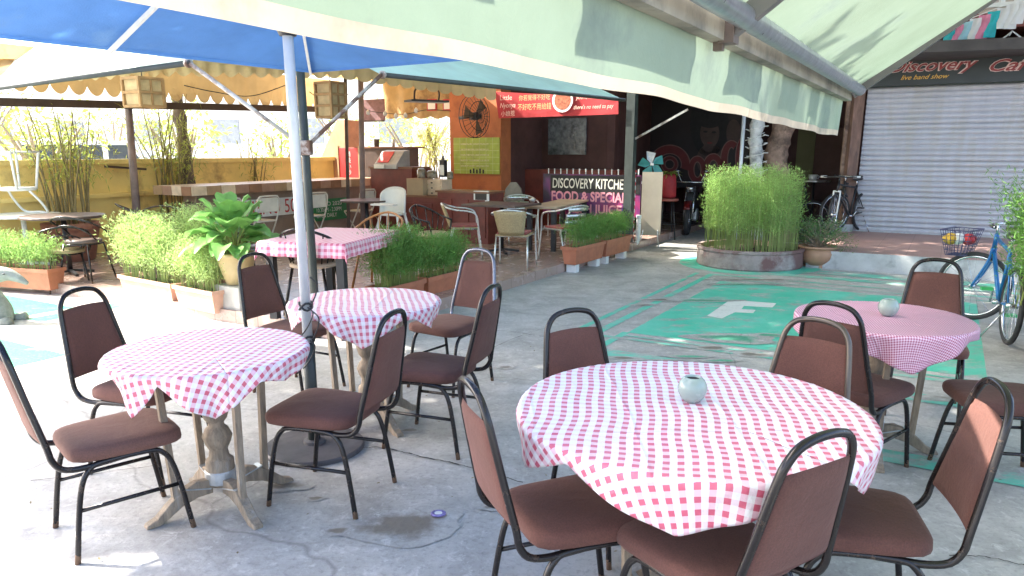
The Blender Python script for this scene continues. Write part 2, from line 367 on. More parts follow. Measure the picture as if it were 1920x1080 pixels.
crackline([(880, 625), (940, 620), (1000, 628), (1080, 640), (1140, 655)]); crackline([(1780, 1040), (1830, 1042), (1880, 1050), (1930, 1062)]); crackline([(1165, 935), (1230, 965), (1300, 990)], .007)
crackline([(905, 660), (950, 640), (1010, 618), (1080, 608)], .005); crackline([(60, 900), (150, 892), (230, 880), (300, 872)], .005)

rd = random.Random(31); mb = MB()
for i in range(170):
    p = Vector((rd.uniform(-3.2, 5), rd.uniform(1.6, 9.5), .012)); a = rd.uniform(0, 6.28)
    mb.leaf(p, Vector((math.cos(a), math.sin(a), rd.uniform(0, .25))), Zv, rd.uniform(.010, .034), rd.uniform(.005, .014), .05)
o = mb.build("leaf_litter", mat("dry_leaf_bits", (.16, .11, .05), .8, .5, 2, c2=(.30, .24, .12))); o["kind"] = "stuff"; tag(o, "scattered bits of dry leaf and grit over the concrete yard", "leaf litter")

# terrace and porch platforms
PZ = .12
def slab(name, a0, a1, b0, b1, z0, z1, m):
    return struct(MB().prism([gp(a0, b0, z0), gp(a0, b1, z0), gp(a1, b1, z0), gp(a1, b0, z0)][::-1], (0, 0, z1-z0)).build(name, m))
slab("terrace_floor", 0, 14, 0, 9, -.05, PZ, M_terr)
KP = Vector((4.42, 10.14, 0)); ka, kb = gab(KP)
slab("porch_floor", ka+.012, ka+9, kb-9, kb+.33, .05, .25, M_pink)
slab("porch_kerb", ka, ka+.01, kb-9, kb+.34, -.05, .248, M_kerb)
slab("porch_side", ka+.01, ka+9, kb+.332, kb+.345, -.05, .247, M_kerb)

# ================================================================= BANQUET CHAIRS
def seat_pad(mb, wf, wr, yf, yb, layers, n=44, p=6):
    base = len(mb.v); cy = (yf+yb)/2; hy = (yf-yb)/2
    for z, k in layers:
        for i in range(n):
            a = 2*math.pi*i/n; cx, sy = math.cos(a), math.sin(a)
            r = (abs(cx)**p+abs(sy)**p)**(-1/p); X, Y = cx*r, sy*r
            wd = wr+(wf-wr)*(Y+1)/2; mb.v.append((X*wd/2*k, cy+Y*hy*k, z))
    for j in range(len(layers)-1):
        for i in range(n): a0 = base+j*n; mb.f.append((a0+i, a0+(i+1) % n, a0+n+(i+1) % n, a0+n+i))
    mb.f.append(tuple(base+i for i in range(n))[::-1]); mb.f.append(tuple(base+(len(layers)-1)*n+i for i in range(n)))
def make_chair(label, loc, az, fab, met, frame2=None):
    t = thing("banquet_chair", label, "chair", loc, az, "brown banquet chairs at the cafe tables")
    mb = MB(); seat_pad(mb, .435, .38, .235, -.20, [(.402, .94), (.408, .985), (.422, 1), (.440, .995), (.453, .96), (.460, .88), (.465, .7), (.468, .4), (.469, .1)])
    mb.build("seat", fab, t, True, False)
    def bx(z):  # half width / y of the back loop at height z
        k = (z-.5)/.3; return (.186-.042*k, -.268-.062*k)
    mb = MB(); nu, nv = 14, 14
    for side in (0, 1):
        b = len(mb.v)
        for j in range(nv+1):
            v = j/nv; z = .495+v*.335; hw, y = bx(z); hw -= .004
            for i in range(nu+1):
                u = -1+2*i/nu; ex = (1-u**8)*(1-(2*v-1)**8); zz = z-.006*u*u*(v > .5)
                puff = .013*ex**.5*(1 if side else -1); mb.v.append((hw*u, y+.012*(1-u*u)*-1+puff, zz))
        for j in range(nv):
            for i in range(nu):
                a = b+j*(nu+1)+i; q = (a, a+1, a+nu+2, a+nu+1); mb.f.append(q if not side else q[::-1])
    b2 = (nu+1)*(nv+1); rim = [i for i in range(nu)]+[j*(nu+1)+nu for j in range(nv)]+[nv*(nu+1)+i for i in range(nu, 0, -1)]+[j*(nu+1) for j in range(nv, 0, -1)]
    for i in range(len(rim)): a, c = rim[i], rim[(i+1) % len(rim)]; mb.f.append((a, c, c+b2, a+b2))
    mb.build("backrest", fab, t, True, False)
    half = [(-.165, .02, .388), (-.175, -.10, .385), (-.182, -.17, .386), (-.186, -.228, .402), (-.188, -.258, .445), (-.187, -.268, .50), (-.165, -.300, .65), (-.144, -.330, .80), (-.128, -.341, .855), (-.095, -.348, .893), (-.045, -.351, .908), (0, -.352, .911)]
    path = catmull(half+[(-x, y, z) for x, y, z in half[-2::-1]], 3)
    MB().tube(path, .0125, 8).build("back_frame", frame2 or met, t, True, False)
    for sx in (-1, 1):
        leg = catmull([(sx*.198, .225, 0), (sx*.190, .195, .20), (sx*.185, .170, .315), (sx*.182, .14, .368), (sx*.18, .09, .390), (sx*.18, -.09, .390), (sx*.182, -.14, .368), (sx*.185, -.17, .315), (sx*.190, -.195, .20), (sx*.198, -.225, 0)], 4)
        MB().tube(leg, .0115, 8).build("leg_frame", met, t, True, False)
        MB().tube([(sx*.190, .19, .215), (sx*.190, -.19, .215)], .009, 8).build("stretcher", met, t, True, False)
    MB().bar((-.18, .10, .394), (.18, .10, .394), .02, .014).bar((-.18, -.10, .394), (.18, -.10, .394), .02, .014).build("seat_support", met, t, False, False)
    return t
chairs = [
 ("brown banquet chair at far left, its back toward us, pulled up to the left table", (-1.69, 2.94), 48, 'c'),
 ("brown banquet chair behind the left check table, its tall back beside the sunlit ground", (-1.87, 3.61), 107, 'a'),
 ("brown banquet chair right of the left check table, facing left with a rusty foot", (-.853, 3.265), -73, 'a'),
 ("brown banquet chair tucked between the umbrella pole and the potted broad-leaf plant", (-1.46, 4.86), 118, 'a'),
 ("brown banquet chair in the middle facing left, its back overlapping the silver framed chair", (-.43, 3.93), -70, 'b'),
 ("brown banquet chair with a silver back frame, behind the middle check table near the terrace", (-.43, 4.98), -146, 's'),
 ("brown banquet chair on the far left side of the big round table, facing the camera", (.44, 2.90), 150, 'a'),
 ("brown banquet chair near left of the big round table, facing right", (.20, 2.27), 70, 'a'),
 ("brown banquet chair nearest the camera, back turned to us at the big table", (.60, 2.03), -31, 'b'),
 ("brown banquet chair at lower right, side-on with its back leaning over the grey slab", (1.13, 2.22), -76, 'b'),
 ("brown banquet chair with a pale worn frame, beyond the big round table", (1.03, 2.77), -134, 'p'),
 ("dark brown banquet chair seen from behind, left of the pink table with small checks", (1.75, 3.58), 50, 'b'),
 ("brown banquet chair behind the pink small-check table, in front of the blue bicycle", (2.59, 4.45), -152, 'a'),
 ("brown banquet chair cut by the right edge of the photo, its wide seat facing left", (2.40, 3.42), -80, 'b'),
]
var = {'a': (M_fab, M_bronze, None), 'b': (M_fab2, M_bronze, None), 'c': (M_fab3, M_bronze, None), 's': (M_fab2, M_bronze, M_silver), 'p': (M_fab, M_bronze, M_bronze2)}
proto = {}
for lb, (x, y), az, k in chairs:
    if k not in proto: proto[k] = make_chair(lb, (x, y, 0), az, *var[k])
    else: dup(proto[k], lb, (x, y, 0), az)

# ================================================================= ROUND TABLES WITH CLOTHS
def make_table(label, x, y, az, rad, ht=.74):
    t = thing("round_pedestal_table", label, "table", (x, y, 0), az, "round tables under check cloths")
    MB().lathe([(rad-.02, ht-.03), (rad-.006, ht-.026), (rad-.006, ht-.008), (rad-.012, ht-.004)], 48).build("tabletop", M_wood, t, False, False)
    prof = [(.055, .10), (.065, .16), (.062, .22), (.046, .235), (.04, .27), (.055, .30), (.066, .335), (.052, .37), (.036, .385), (.034, .40), (.05, .42), (.062, .46), (.064, .50), (.05, .56), (.034, .59), (.04, .61), (.045, .64), (.05, .70), (.05, ht-.03)]
    MB().lathe(prof, 20).build("pedestal_column", M_wood, t, True, False)
    mb = MB().lathe([(.068, .115), (.07, .118), (.07, .17), (.066, .175)], 20)
    for k in range(4):
        d = azv(45+90*k); mb.bar(d*.06+Zv*.10, d*.19+Zv*.135, .05, .006)
    mb.build("metal_collar", M_galv, t, False, False)
    for k in range(4):
        d = azv(45+90*k); s_ = Vector((d.y, -d.x, 0)); out = []
        prof2 = [(.05, .075), (.05, .14), (.12, .15), (.19, .125), (.25, .08), (.30, .035), (.345, .018), (.35, 0), (.29, 0), (.25, .02), (.19, .055), (.12, .075)]
        MB().prism([d*r+Zv*z-s_*.022 for r, z in prof2], s_*.044).build("foot", M_wood, t, False, False, bevel=.005)
        q = d*.21
        MB().bar(q+Zv*.10, d*.235+Zv*(ht-.03), .028, .028, d).build("brace_post", M_wood, t, False, False)
    return t
def make_cloth(label, x, y, rad, bumps, m, ht=.742, over=.035, seed=1, flat=.0):
    rd = random.Random(seed); ph = [rd.uniform(0, 6.28) for _ in range(4)]
    def ext(az):
        e = over*(1+.4*math.sin(3*az+ph[0]))
        for b, h, wd in bumps:
            d = (math.degrees(az)-b+180) % 360-180
            e = max(e, over*.6+h*max(0, 1-abs(d)/wd)**.85)
        return rad+e
    def fn(u, v):
        az = u*2*math.pi+2.6; rho = v*ext(az); dx, dy = math.sin(az), math.cos(az)
        if rho < rad: return (rho*dx, rho*dy, ht+.0012*math.sin(rho*40+az*3)*(rho/rad)+.0016*math.sin(dx*rho*23+seed)*math.sin(dy*rho*17))
        e = rho-rad; bend = min(e, .02); k = e/.2
        fold = (math.sin(az*17+2.2*math.sin(az*3+ph[0])+ph[1])*.6+math.sin(az*9+1.5*math.sin(az*2)+ph[2]))*.021*min(k, 1.3)
        r = rad+.010*math.sin(min(1, e/.016)*math.pi/2)+fold-.14*max(0, e-.02)
        z = ht-max(0, e-.006)*.98-.004*min(1, e/.01)
        return (r*dx, r*dy, z)
    def uvf(u, v):
        az = u*2*math.pi+2.6; rho = v*ext(az); x_, y_ = rho*math.sin(az), rho*math.cos(az); return (x_+2+.007*math.sin(y_*6+seed)+.003*math.sin(y_*19), y_+2+.007*math.sin(x_*5+seed*2)+.003*math.sin(x_*23))
    o = MB().grid(fn, 220, 60, uvf, True).build("tablecloth", m, None, True, thick=.002); o.location = (x, y, 0)
    return tag(o, label, "tablecloth", "check cloths on the round tables")
TB = [(-1.345, 3.17, 0, .41), (-.862, 4.25, 5, .43), (1.965, 3.83, 60, .425), (.61, 2.40, 30, .575)]
make_table("weathered wooden pedestal table at left, its turned column and claw feet in plain view", *TB[0])
make_table("wooden pedestal table right behind the umbrella pole, under a red check cloth", *TB[1])
make_table("wooden pedestal table on the right under the pink small-check cloth", *TB[2])
make_table("largest round table, in the foreground, hidden under its wide red check cloth", *TB[3])
make_cloth("red and white check cloth on the leftmost round table, partly washed out by sun", *TB[0][:2], .42, [(157, .185, 30), (201, .16, 17), (112, .08, 36), (285, .04, 30), (20, .1, 40)], M_cl, seed=2, over=.035)
make_cloth("red and white check cloth on the table right behind the umbrella pole", *TB[1][:2], .435, [(172, .165, 32), (112, .11, 24), (240, .11, 26), (330, .1, 40), (50, .08, 30)], M_cl2, seed=3, over=.035)
make_cloth("pink cloth of tiny maroon checks with one deep pointed corner, on the right table", *TB[2][:2], .43, [(186, .17, 50), (105, .06, 28), (265, .08, 40), (0, .1, 40)], M_cl3, seed=4, over=.045)
make_cloth("large red and white check cloth on the big foreground table, one corner hanging toward us", *TB[3][:2], .585, [(196, .175, 38), (250, .12, 24), (126, .15, 24), (0, .1, 40), (300, .07, 30), (62, .08, 30)], M_cl4, seed=5, over=.022)
def vase(label, p, s=1):
    t = thing("bud_vase", label, "vase", p, 0, "round glazed vases on the tables")
    MB().lathe([(r*s, z*s) for r, z in [(.022, .0), (.030, .002), (.044, .018), (.053, .038), (.055, .052), (.052, .068), (.044, .084), (.035, .092), (.030, .096), (.027, .095), (.026, .090), (.019, .06), (.0, .06)]], 28).build("body", M_glaze, t, True, False)
    MB().lathe([(.026*s, .088*s), (.0005, .0885*s)], 20).build("opening", M_dark, t, False, False)
vase("round pale green vase standing on the big foreground table", at(1297, 752, .744), .93)
vase("round pale green vase standing on the pink small-check table at right", at(1664, 592, .744), .95)
t = thing("bottle_cap", "crushed purple bottle cap lying on the grey slab by the brown stain", "bottle cap", at(822, 964, .013))
MB().lathe([(.036, 0), (.034, .008), (.027, .010), (.02, .006), (.0, .006)], 20, sx=1, sy=.8).build("cap", mat("purple_foil", (.22, .18, .42), .3, .3, 40, 0, .3), t, True, False)
MB().lathe([(.018, .0065), (.0, .0075)], 14).build("centre", M_whiteplas, t, False, False)

# ================================================================= UMBRELLA
M_blue = mat("blue_canvas", (.085, .22, .52), .8, .15, 2.2, .3, trans=.28, stain=(.12, .25, .48), sthr=.6, bscale=90)
M_polew = mat("silver_blue_pole", (.60, .63, .66), .4, .1, 6, 0, .15)
UP = Vector((-1.09, 3.83, 0))
t = thing("parasol", "blue canvas parasol on a silver pole standing between the two left round tables", "parasol", UP)
MB().lathe([(.27, 0), (.27, .018), (.262, .026), (.06, .034), (.058, .05), (.04, .055)], 40).build("base_plate", mat("grey_iron_plate", (.075, .07, .075), .55, .35, 8), t, False, False)
MB().lathe([(.033, .05), (.033, .60)], 16).build("lower_pole", M_post, t, True, False)
MB().lathe([(.026, .58), (.026, 2.82)], 16).build("pole", M_polew, t, True, False)
cnr = [UP+azv(-12-90*k)*2.22+Zv*2.20 for k in range(4)]; apex = UP+Zv*2.86
edge = [e for k in range(4) for e in (cnr[k], cnr[k].lerp(cnr[(k+1) % 4], .5))]
mb = MB(); mh = MB()
for k in range(8):
    p, q = edge[k], edge[(k+1) % 8]
    mb.grid(lambda u, v, p=p, q=q: apex.lerp(p.lerp(q, u), v)+Zv*(-.03*math.sin(math.pi*v)*math.sin(math.pi*u)), 6, 6)
    mh.grid(lambda u, v, p=p, q=q: p.lerp(q, u)-Zv*.02*v, 8, 1)
mb.build("canopy", M_blue, t, True); mh.build("canopy_hem", M_blue, t)
for k in range(8):
    MB().bar(apex-Zv*.06, edge[k]-Zv*.03, .018, .025).build("rib", M_whitep, t)
    MB().bar(UP+Zv*2.22, apex.lerp(edge[k], .5)-Zv*.06, .014, .018).build("strut", M_whitep, t)
MB().lathe([(.04, 2.14), (.05, 2.16), (.05, 2.2), (.04, 2.22)], 16).build("hub", M_black, t, False, False)
for zz in (.80, .62):
    kn = MB().tube([UP+Vector((.034*math.cos(a), .034*math.sin(a), zz+.02*math.sin(a*1.5))) for a in [i*.5 for i in range(30)]], .006, 6)
    for pts_ in ([(.02, -.035, 0), (.05, -.05, -.03), (.02, -.06, -.10), (-.02, -.05, -.15)], [(.03, -.03, 0), (.06, -.02, .06), (.07, -.02, .12), (.04, -.03, .16)]): kn.tube(catmull([UP+Vector(q)+Zv*zz for q in pts_]), .004, 5)
    kn.build("knotted_cord", M_black, t, True)

def added_shade_parasol(c, az):
    t = thing("parasol", "plain blue parasol added out of view at left to shade the foreground", "parasol", c)
    MB().lathe([(.27, 0), (.27, .018), (.06, .034), (.04, .055)], 30).build("base_plate", M_black, t, False, False); MB().lathe([(.028, .05), (.028, 2.8)], 14).build("pole", M_polew, t, True, False)
    cn = [c+azv(az+90*k)*2.15+Zv*2.25 for k in range(4)]; ap_ = c+Zv*2.9; mb = MB()
    for k in range(4): mb.grid(lambda u, v, p=cn[k], q=cn[(k+1) % 4]: ap_.lerp(p.lerp(q, u), v), 6, 6); MB().bar(ap_-Zv*.05, cn[k]-Zv*.02, .018, .02).build("rib", M_whitep, t)
    mb.build("canopy", M_blue, t, True)
added_shade_parasol(Vector((-3.1, 1.35, 0)), -12)  # added out of view, placed so its shadow covers the near slab

# ================================================================= BIG GREEN AWNING OVERHEAD
def awn_fab(name, c, c2, trans, dirt):
    return mat(name, c, .8, .1, 1.4, .25, trans=trans, c2=c2, stain=dirt, sthr=.6, bscale=70)
M_grn = awn_fab("faded_green_canvas", (.27, .345, .25), (.32, .41, .31), .16, (.24, .30, .26))
M_grnv = awn_fab("faded_green_valance", (.27, .345, .24), (.32, .405, .30), .14, (.19, .24, .20))
M_grey = mat("painted_out_grey_patch", (.345, .34, .285), .85, .15, 5, .2, trans=.1)
M_hem = mat("beige_hem_tape", (.52, .44, .33), .8, .15, 4, .2, trans=.15, stain=(.3, .26, .2), sthr=.62)
M_beigeb = mat("beige_front_bar", (.30, .27, .20), .6, .25, 3, 0, stain=(.13, .12, .09), sthr=.55)
M_steel = mat("brushed_steel_tube", (.42, .43, .45), .32, .2, 4, 0, .85, stretch=(5, 5, 1))
M_rafter = mat("grey_rafter", (.17, .16, .145), .5, .2, 3, 0, .3)
CN = Vector((2.42, 5.5, 1.975)); D = -B; SL = .735
def ap(s, d, z=0): return CN-A*s+D*d+Zv*z          # s metres back along the bar, d metres up the slope side
t = thing("green_awning", "huge faded green awning hanging over the foreground, its valance patched with grey", "awning", ap(2.5, 0))
LN = 7.6
MB().bar(ap(-.02, -.03, .005), ap(LN, -.03, .005), .05, .075).build("front_bar", M_beigeb, t)
MB().tube([ap(.03, .05, .035), ap(LN, .05, .035)], .036, 16).build("roller_tube", M_steel, t, True)
MB().grid(lambda u, v: ap(-.13*(v*.8)+u*(LN+.13*v*.8), .045+v*2.5, .072+(v*2.5)*SL-.05*math.sin(math.pi*v)-.012*math.sin(u*40)*math.sin(math.pi*v)), 60, 14).build("fabric", M_grn, t, True)
def val(s, k):   # k 0 top .. 1 hem
    zz = .012-(.282-.045*min(1, max(0, s-.5)/3.6))*k; sw = .008*math.sin(s*5.3)+.005*math.sin(s*13+1); return ap(s, -.058-.02*k+sw*k, zz+.003*k*math.sin(s*7))
MB().grid(lambda u, v: val(u*LN-.02*v, v*.88), 160, 8).build("valance", M_grnv, t, True)
MB().grid(lambda u, v: val(u*LN-.02, .88+v*.13), 160, 2).build("hem_tape", M_hem, t, True)
for s0, s1, k0, k1 in ((.55, .85, .12, .95), (1.02, 1.36, .1, .74), (1.72, 2.16, .1, .74), (2.62, 3.14, .1, .74), (3.56, 4.4, -.02, .74), (4.75, 5.0, .1, .55)):
    MB().grid(lambda u, v: val(s0+u*(s1-s0)+.012*math.sin(v*9), k0+v*(k1-k0)+.02*math.sin(u*7))-D*.004, 12, 8).build("grey_patch", M_grey, t, True)
MB().bar(ap(.0, .0, .01), ap(.0, 2.45, .01+2.45*SL), .05, .055).build("end_rafter", M_rafter, t)
for s_ in (3.42, 6.2):
    MB().bar(ap(s_, .0, .0), ap(s_, 2.45, 2.45*SL), .045, .06).build("rafter", M_rafter, t)
    MB().box(ap(s_, .0, .0), (.05, .07, .08), -R(AZ)).box(ap(s_, -.03, -.03), (.03, .03, .06), -R(AZ)).build("bracket", mat("brown_bracket", (.12, .09, .07), .6), t)
MB().bar(ap(-.1, 2.55, 2.55*SL+.05), ap(LN, 2.55, 2.55*SL+.05), .1, .1).build("rear_beam", M_rafter, t)

# ================================================================= SMALLER AWNINGS AT THE TERRACE
M_pale = mat("sun_bleached_mint_canvas", (.62, .72, .66), .8, .08, 2, .1, trans=.35)
M_cyan = mat("turquoise_canvas", (.60, .88, .87), .8, .1, 2, .1, trans=.4)
M_rust = mat("rust_flecked_white_tube", (.55, .52, .48), .6, .15, 12, 0, stain=(.14, .07, .045), sthr=.50)
PB = Vector((-1.71, 6.30, 0))
t = thing("awning_post", "dark steel post standing right behind the parasol pole, holding two awning arms", "post", PB)
MB().lathe([(.035, 0), (.035, 2.5)], 14).build("post", M_post, t, True, False)
MB().box((0, 0, 1.62), (.11, .09, .12)).build("arm_clamp", M_rust, t, False, False, bevel=.01)
def awning(label, p0, p1, back, rise, m, armto, depth):
    p0, p1 = Vector(p0), Vector(p1); t = thing("drop_arm_awning", label, "awning", p0)
    MB().tube([p0, p1], .022, 12).build("front_bar", M_post, t, True)
    bk = Vector(back)
    MB().grid(lambda u, v: p0.lerp(p1, u)+bk*depth*v+Zv*(rise*v-.03*math.sin(math.pi*v)), 30, 10).build("fabric", m, t, True)
    MB().tube([p0, armto], .017, 10).tube([p0, p0+(p1-p0).normalized()*.03], .035, 10).build("arm", M_rust, t, True)
    return t
awL0 = at(355, 118, 2.25); awL1 = at(0, 165, 2.25); awL1 = awL0+(awL1-awL0)*3.2
awning("sun-bleached pale awning at left whose rusty arm runs down to the dark post", awL0, awL1, A, 2.9, M_pale, PB+Zv*1.62, 4.4)
awR0 = at(715, 140, 2.25); awR1 = at(1165, 187, 2.25)
tR = awning("turquoise awning over the terrace edge, its bar ending near the kitchen sign", awR0, awR0+(awR1-awR0)*1.02, B, .75, M_cyan, PB+Zv*1.62, 1.5)
BP = Vector((1.93, 12.62, 0))-A*.36; BP = Vector((hit(1176, 460, BP, 120.2).x, hit(1176, 460, BP, 120.2).y, 0))
t = thing("black_post", "black square post in front of the kitchen sign", "post", BP)
MB().box((0, 0, 1.25), (.14, .14, 2.5), -R(AZ)).build("post", M_post, t, False, False)
MB().box((0, 0, .03), (.2, .2, .06), -R(AZ)).build("foot", M_post, t, False, False)
MB().bar(hit(1188, 262, BP, 110), hit(1290, 205, BP, 110), .04, .03).build("second_arm", M_rust, tR)
t = thing("white_pole", "slim white pole rising behind the round planter", "pole", at(1388, 460)+Vector((0, .3, 0)))
MB().lathe([(.032, 0), (.032, 2.6)], 12).build("pole", M_polew, t, True, False); MB().lathe([(.06, 0), (.06, .02), (.04, .03)], 12).build("foot", M_polew, t, False, False)

# ================================================================= ORANGE PAVILION
W0 = Vector((-6.24, 10.77, 0)); WAZ = 30.2
M_orng = mat("orange_brown_canvas", (.46, .30, .13), .8, .2, 1.6, .2, trans=.42, stain=(.22, .12, .05), sthr=.6)
M_yel = mat("cream_yellow_canvas", (.58, .45, .25), .8, .15, 2.2, .2, trans=.35, stain=(.4, .27, .12), sthr=.62)
M_beam = mat("dark_brown_beam", (.06, .038, .028), .6, .3, 4)
M_plum = mat("purple_grey_post", (.22, .16, .15), .6, .25, 6)
t = thing("orange_pavilion", "orange canvas pavilion with scalloped edges roofing the terrace bar", "pavilion", (-4, 11, 0))
def scallop(name, p0, p1, ztop, zbot, n, amp, m, par, wav=.03):
    p0, p1 = Vector(p0), Vector(p1); L = (p1-p0).length; nd = Vector((-(p1-p0).y, (p1-p0).x, 0)).normalized()
    def fn(u, v):
        k = abs(math.sin(math.pi*n*u)); b = zbot+amp*(1-k); q = p0.lerp(p1, u); zt = ztop
        return Vector((q.x, q.y, q.z+zt+(b-zt)*v))+nd*wav*math.sin(2*math.pi*n*u)*v
    MB().grid(fn, n*10, 6).build(name, m, par, True)
WB = W0-B*.5; f0 = hit(-60, 190, WB, WAZ); f1 = hit(640, 206, WB, WAZ); fz0, fz1 = f0.z, f1.z
fa, fb = Vector((f0.x, f0.y, 0)), Vector((f1.x, f1.y, 0)); fb = fa+(fb-fa)*1.0
zb = (fz0+fz1)/2
MB().bar(fa+Zv*fz0, fb+Zv*fz1, .12, .10).build("rear_beam", M_beam, t)
scallop("rear_valance", fa+Zv*0, fb, zb+.62, zb+.06, 26, .12, M_orng, t, .02)
n0 = aty(-60, 163, 9.0); n1 = aty(330, 143, 9.3); n2 = aty(640, 148, 10.0); n3 = aty(930, 190, 12.2)
def nearv(name, P, Q, n, up, m, amp=.055):
    P, Q = Vector(P), Vector(Q)
    nd = Vector((-(Q-P).y, (Q-P).x, 0)).normalized()
    MB().grid(lambda u, v: P.lerp(Q, u)+Zv*(amp*(1-abs(math.sin(math.pi*n*u)))*v+up*(1-v))+nd*.025*math.sin(2*math.pi*n*u)*v, n*10, 5).build(name, m, t, True)
nearv("front_valance", n0, n1, 14, .10, M_yel); nearv("front_valance", n1, n2, 11, .34, M_yel); nearv("front_valance", n2, n3, 12, .42, M_yel)
roofpts = [n0+Zv*.09, n1+Zv*.2, n2+Zv*.35, n3+Zv*.4]
back = [fa+Zv*(zb+.4), fa.lerp(fb, .4)+Zv*(zb+.6), fa.lerp(fb, .8)+Zv*(zb+.66), Vector((-2.2, 16.2, zb+.66))]
mb = MB()
for i in range(3):
    mb.grid(lambda u, v, i=i: roofpts[i].lerp(roofpts[i+1], u).lerp(back[i].lerp(back[i+1], u), v)+Zv*(.0, .3, .4)[i]*math.sin(math.pi*v), 14, 12)
mb.build("roof_canvas", M_orng, t, True)
for p, q in ((roofpts[1]-Zv*.05, roofpts[2]-Zv*.12), (roofpts[2]-Zv*.1, roofpts[3]-Zv*.1)): MB().bar(p+A*.15, q+A*.15, .07, .07).build("front_beam", M_beam, t)
lp = Vector((-5.5, 10.9, PZ)); ltop = aty(242, 200, 11.2)
MB().tube([lp, ltop+Zv*.3], [.06, .05], 12).build("post", M_plum, t, True)
MB().tube([aty(676, 318, 12.6)-Zv*.9, aty(676, 130, 12.6)], .045, 10).build("post", M_plum, t, True)
MB().bar(aty(647, 300, 12.9)-Zv*1.3, aty(647, 130, 12.9), .05, .05).build("post", M_beam, t)
# wooden lattice lanterns under the scallops
M_lantw = mat("lantern_wood", (.35, .20, .09), .6, .2, 8); M_lantp = mat("cream_lantern_panel", (.62, .47, .28), .7, .2, 9, trans=.3)
for px_, py0, py1, yy, lb in ((272, 148, 200, 8.9, "carved square wooden lantern hanging from the scalloped canvas above the left terrace"), (622, 156, 220, 10.2, "tall carved wooden lantern hanging right of the parasol pole")):
    a_ = aty(px_, py1, yy); b_ = aty(px_, py0, yy); hh = b_.z-a_.z; ww = .30 if px_ < 400 else .27
    t = thing("wooden_lantern", lb, "lantern", a_, AZ, "carved lanterns under the pavilion"); mb = MB(); mp_ = MB()
    for i in (-1, 1):
        for j in (-1, 1): mb.box((i*ww/2, j*ww/2, hh/2), (.03, .03, hh))
    rows = 2 if px_ < 400 else 3
    for k in range(rows+1):
        z = hh*k/rows
        for i in (-1, 1): mb.box((i*ww/2, 0, z), (.026, ww+.02, .03)); mb.box((0, i*ww/2, z), (ww-.03, .026, .03))
    for k in range(rows):
        z = hh*(k+.5)/rows
        for i in (-1, 1): mp_.box((i*(ww/2-.012), 0, z), (.008, ww-.03, hh/rows-.03)); mp_.box((0, i*(ww/2-.012), z), (ww-.05, .008, hh/rows-.03)); mb.box((i*ww/2, 0, z), (.02, .02, hh/rows))
    mb.build("frame", M_lantw, t, False, False); mp_.build("panel", M_lantp, t, False, False)
    MB().tube([(0, 0, hh), (0, 0, hh+.25)], .006, 6).build("hanger", M_black, t, False, False)

for lb, pts_ in (("thin black cable sagging under the pavilion just right of the parasol pole", [(580, 172, 10.6), (600, 186, 10.8), (620, 190, 11), (655, 176, 11.4)]), ("thin black cable looping below the front beam left of the parasol pole", [(345, 160, 9.6), (400, 172, 9.8), (470, 180, 10), (535, 160, 10.2)])):
    P_ = [aty(*q) for q in pts_]; MBc = MB().tube(catmull(P_, 8), .006, 5).build("cable", M_black, None, True); tag(MBc, lb, "cable")

# ================================================================= YELLOW WALL
M_ywall = mat("ochre_yellow_plaster", (.80, .60, .22), .8, .12, 1.8, .3, stain=(.38, .25, .10), sthr=.62)
t = thing("yellow_wall", "ochre yellow garden wall with ledges behind the bamboo pots", "wall", W0)
wa = hit(-260, 330, W0, WAZ); wa = Vector((wa.x, wa.y, 0)); wb_ = Vector((-3.0, 16.3, 0)); WN = -B   # toward the terrace
zl1 = hit(20, 373, W0, WAZ).z; zl2 = hit(300, 345, W0, WAZ).z
def wbox(nm, z0, z1, off, th, m=None): MB().prism([wa+WN*off+Zv*z0, wb_+WN*off+Zv*z0, wb_+WN*(off-th)+Zv*z0, wa+WN*(off-th)+Zv*z0], (0, 0, z1-z0)).build(nm, m or M_ywall, t)
wbox("lower_wall", -.05, .92, 0, .25); wbox("ledge", .92, .98, .07, .38); wbox("upper_wall", .98, 1.40, -.06, .2); wbox("cap", 1.40, 1.47, .0, .33)
MB().bar(hit(190, 312, W0, WAZ)+WN*.12, hit(262, 317, W0, WAZ)+WN*.12, .1, .03).build("shelf", M_beam, t)

# ================================================================= BEYOND THE WALL
M_leafy = mat("yellow_green_leaves", (.30, .38, .07), .6, .35, 3, trans=.5)
M_leafm = mat("mid_green_leaves", (.13, .25, .04), .6, .35, 3, trans=.45)
def bush(name, label, cat, c, rx, ry, rz, n, m, L=.12, seed=0, group=None, stem=True):
    rd = random.Random(seed); t = thing(name, label, cat, (c[0], c[1], 0), 0, group); mb = MB()
    for i in range(n):
        v = Vector((rd.gauss(0, 1), rd.gauss(0, 1), rd.gauss(0, 1))).normalized()*rd.random()**.4
        k = 1+.25*math.sin(v.x*5+seed)+.2*math.sin(v.y*7+v.z*4)
        p = Vector((v.x*rx*k, v.y*ry*k, c[2]+v.z*rz*k))
        mb.leaf(p, Vector((rd.uniform(-1, 1), rd.uniform(-1, 1), rd.uniform(-.6, .8))), Vector((rd.uniform(-1, 1), rd.uniform(-1, 1), 1)), L*rd.uniform(.6, 1.3), L*.4, .2)
    mb.build("foliage", m, t, False, False)
    if stem:
        mb = MB()
        for i in range(6):
            a = rd.uniform(0, 6.28); mb.tube(catmull([(0, 0, 0), (math.cos(a)*rx*.2, math.sin(a)*ry*.2, c[2]*.6), (math.cos(a)*rx*.6, math.sin(a)*ry*.6, c[2]+rz*.3)], 3), [.04]*6+[.015], 5)
        mb.build("stems", M_wood, t, True, False)
    return t
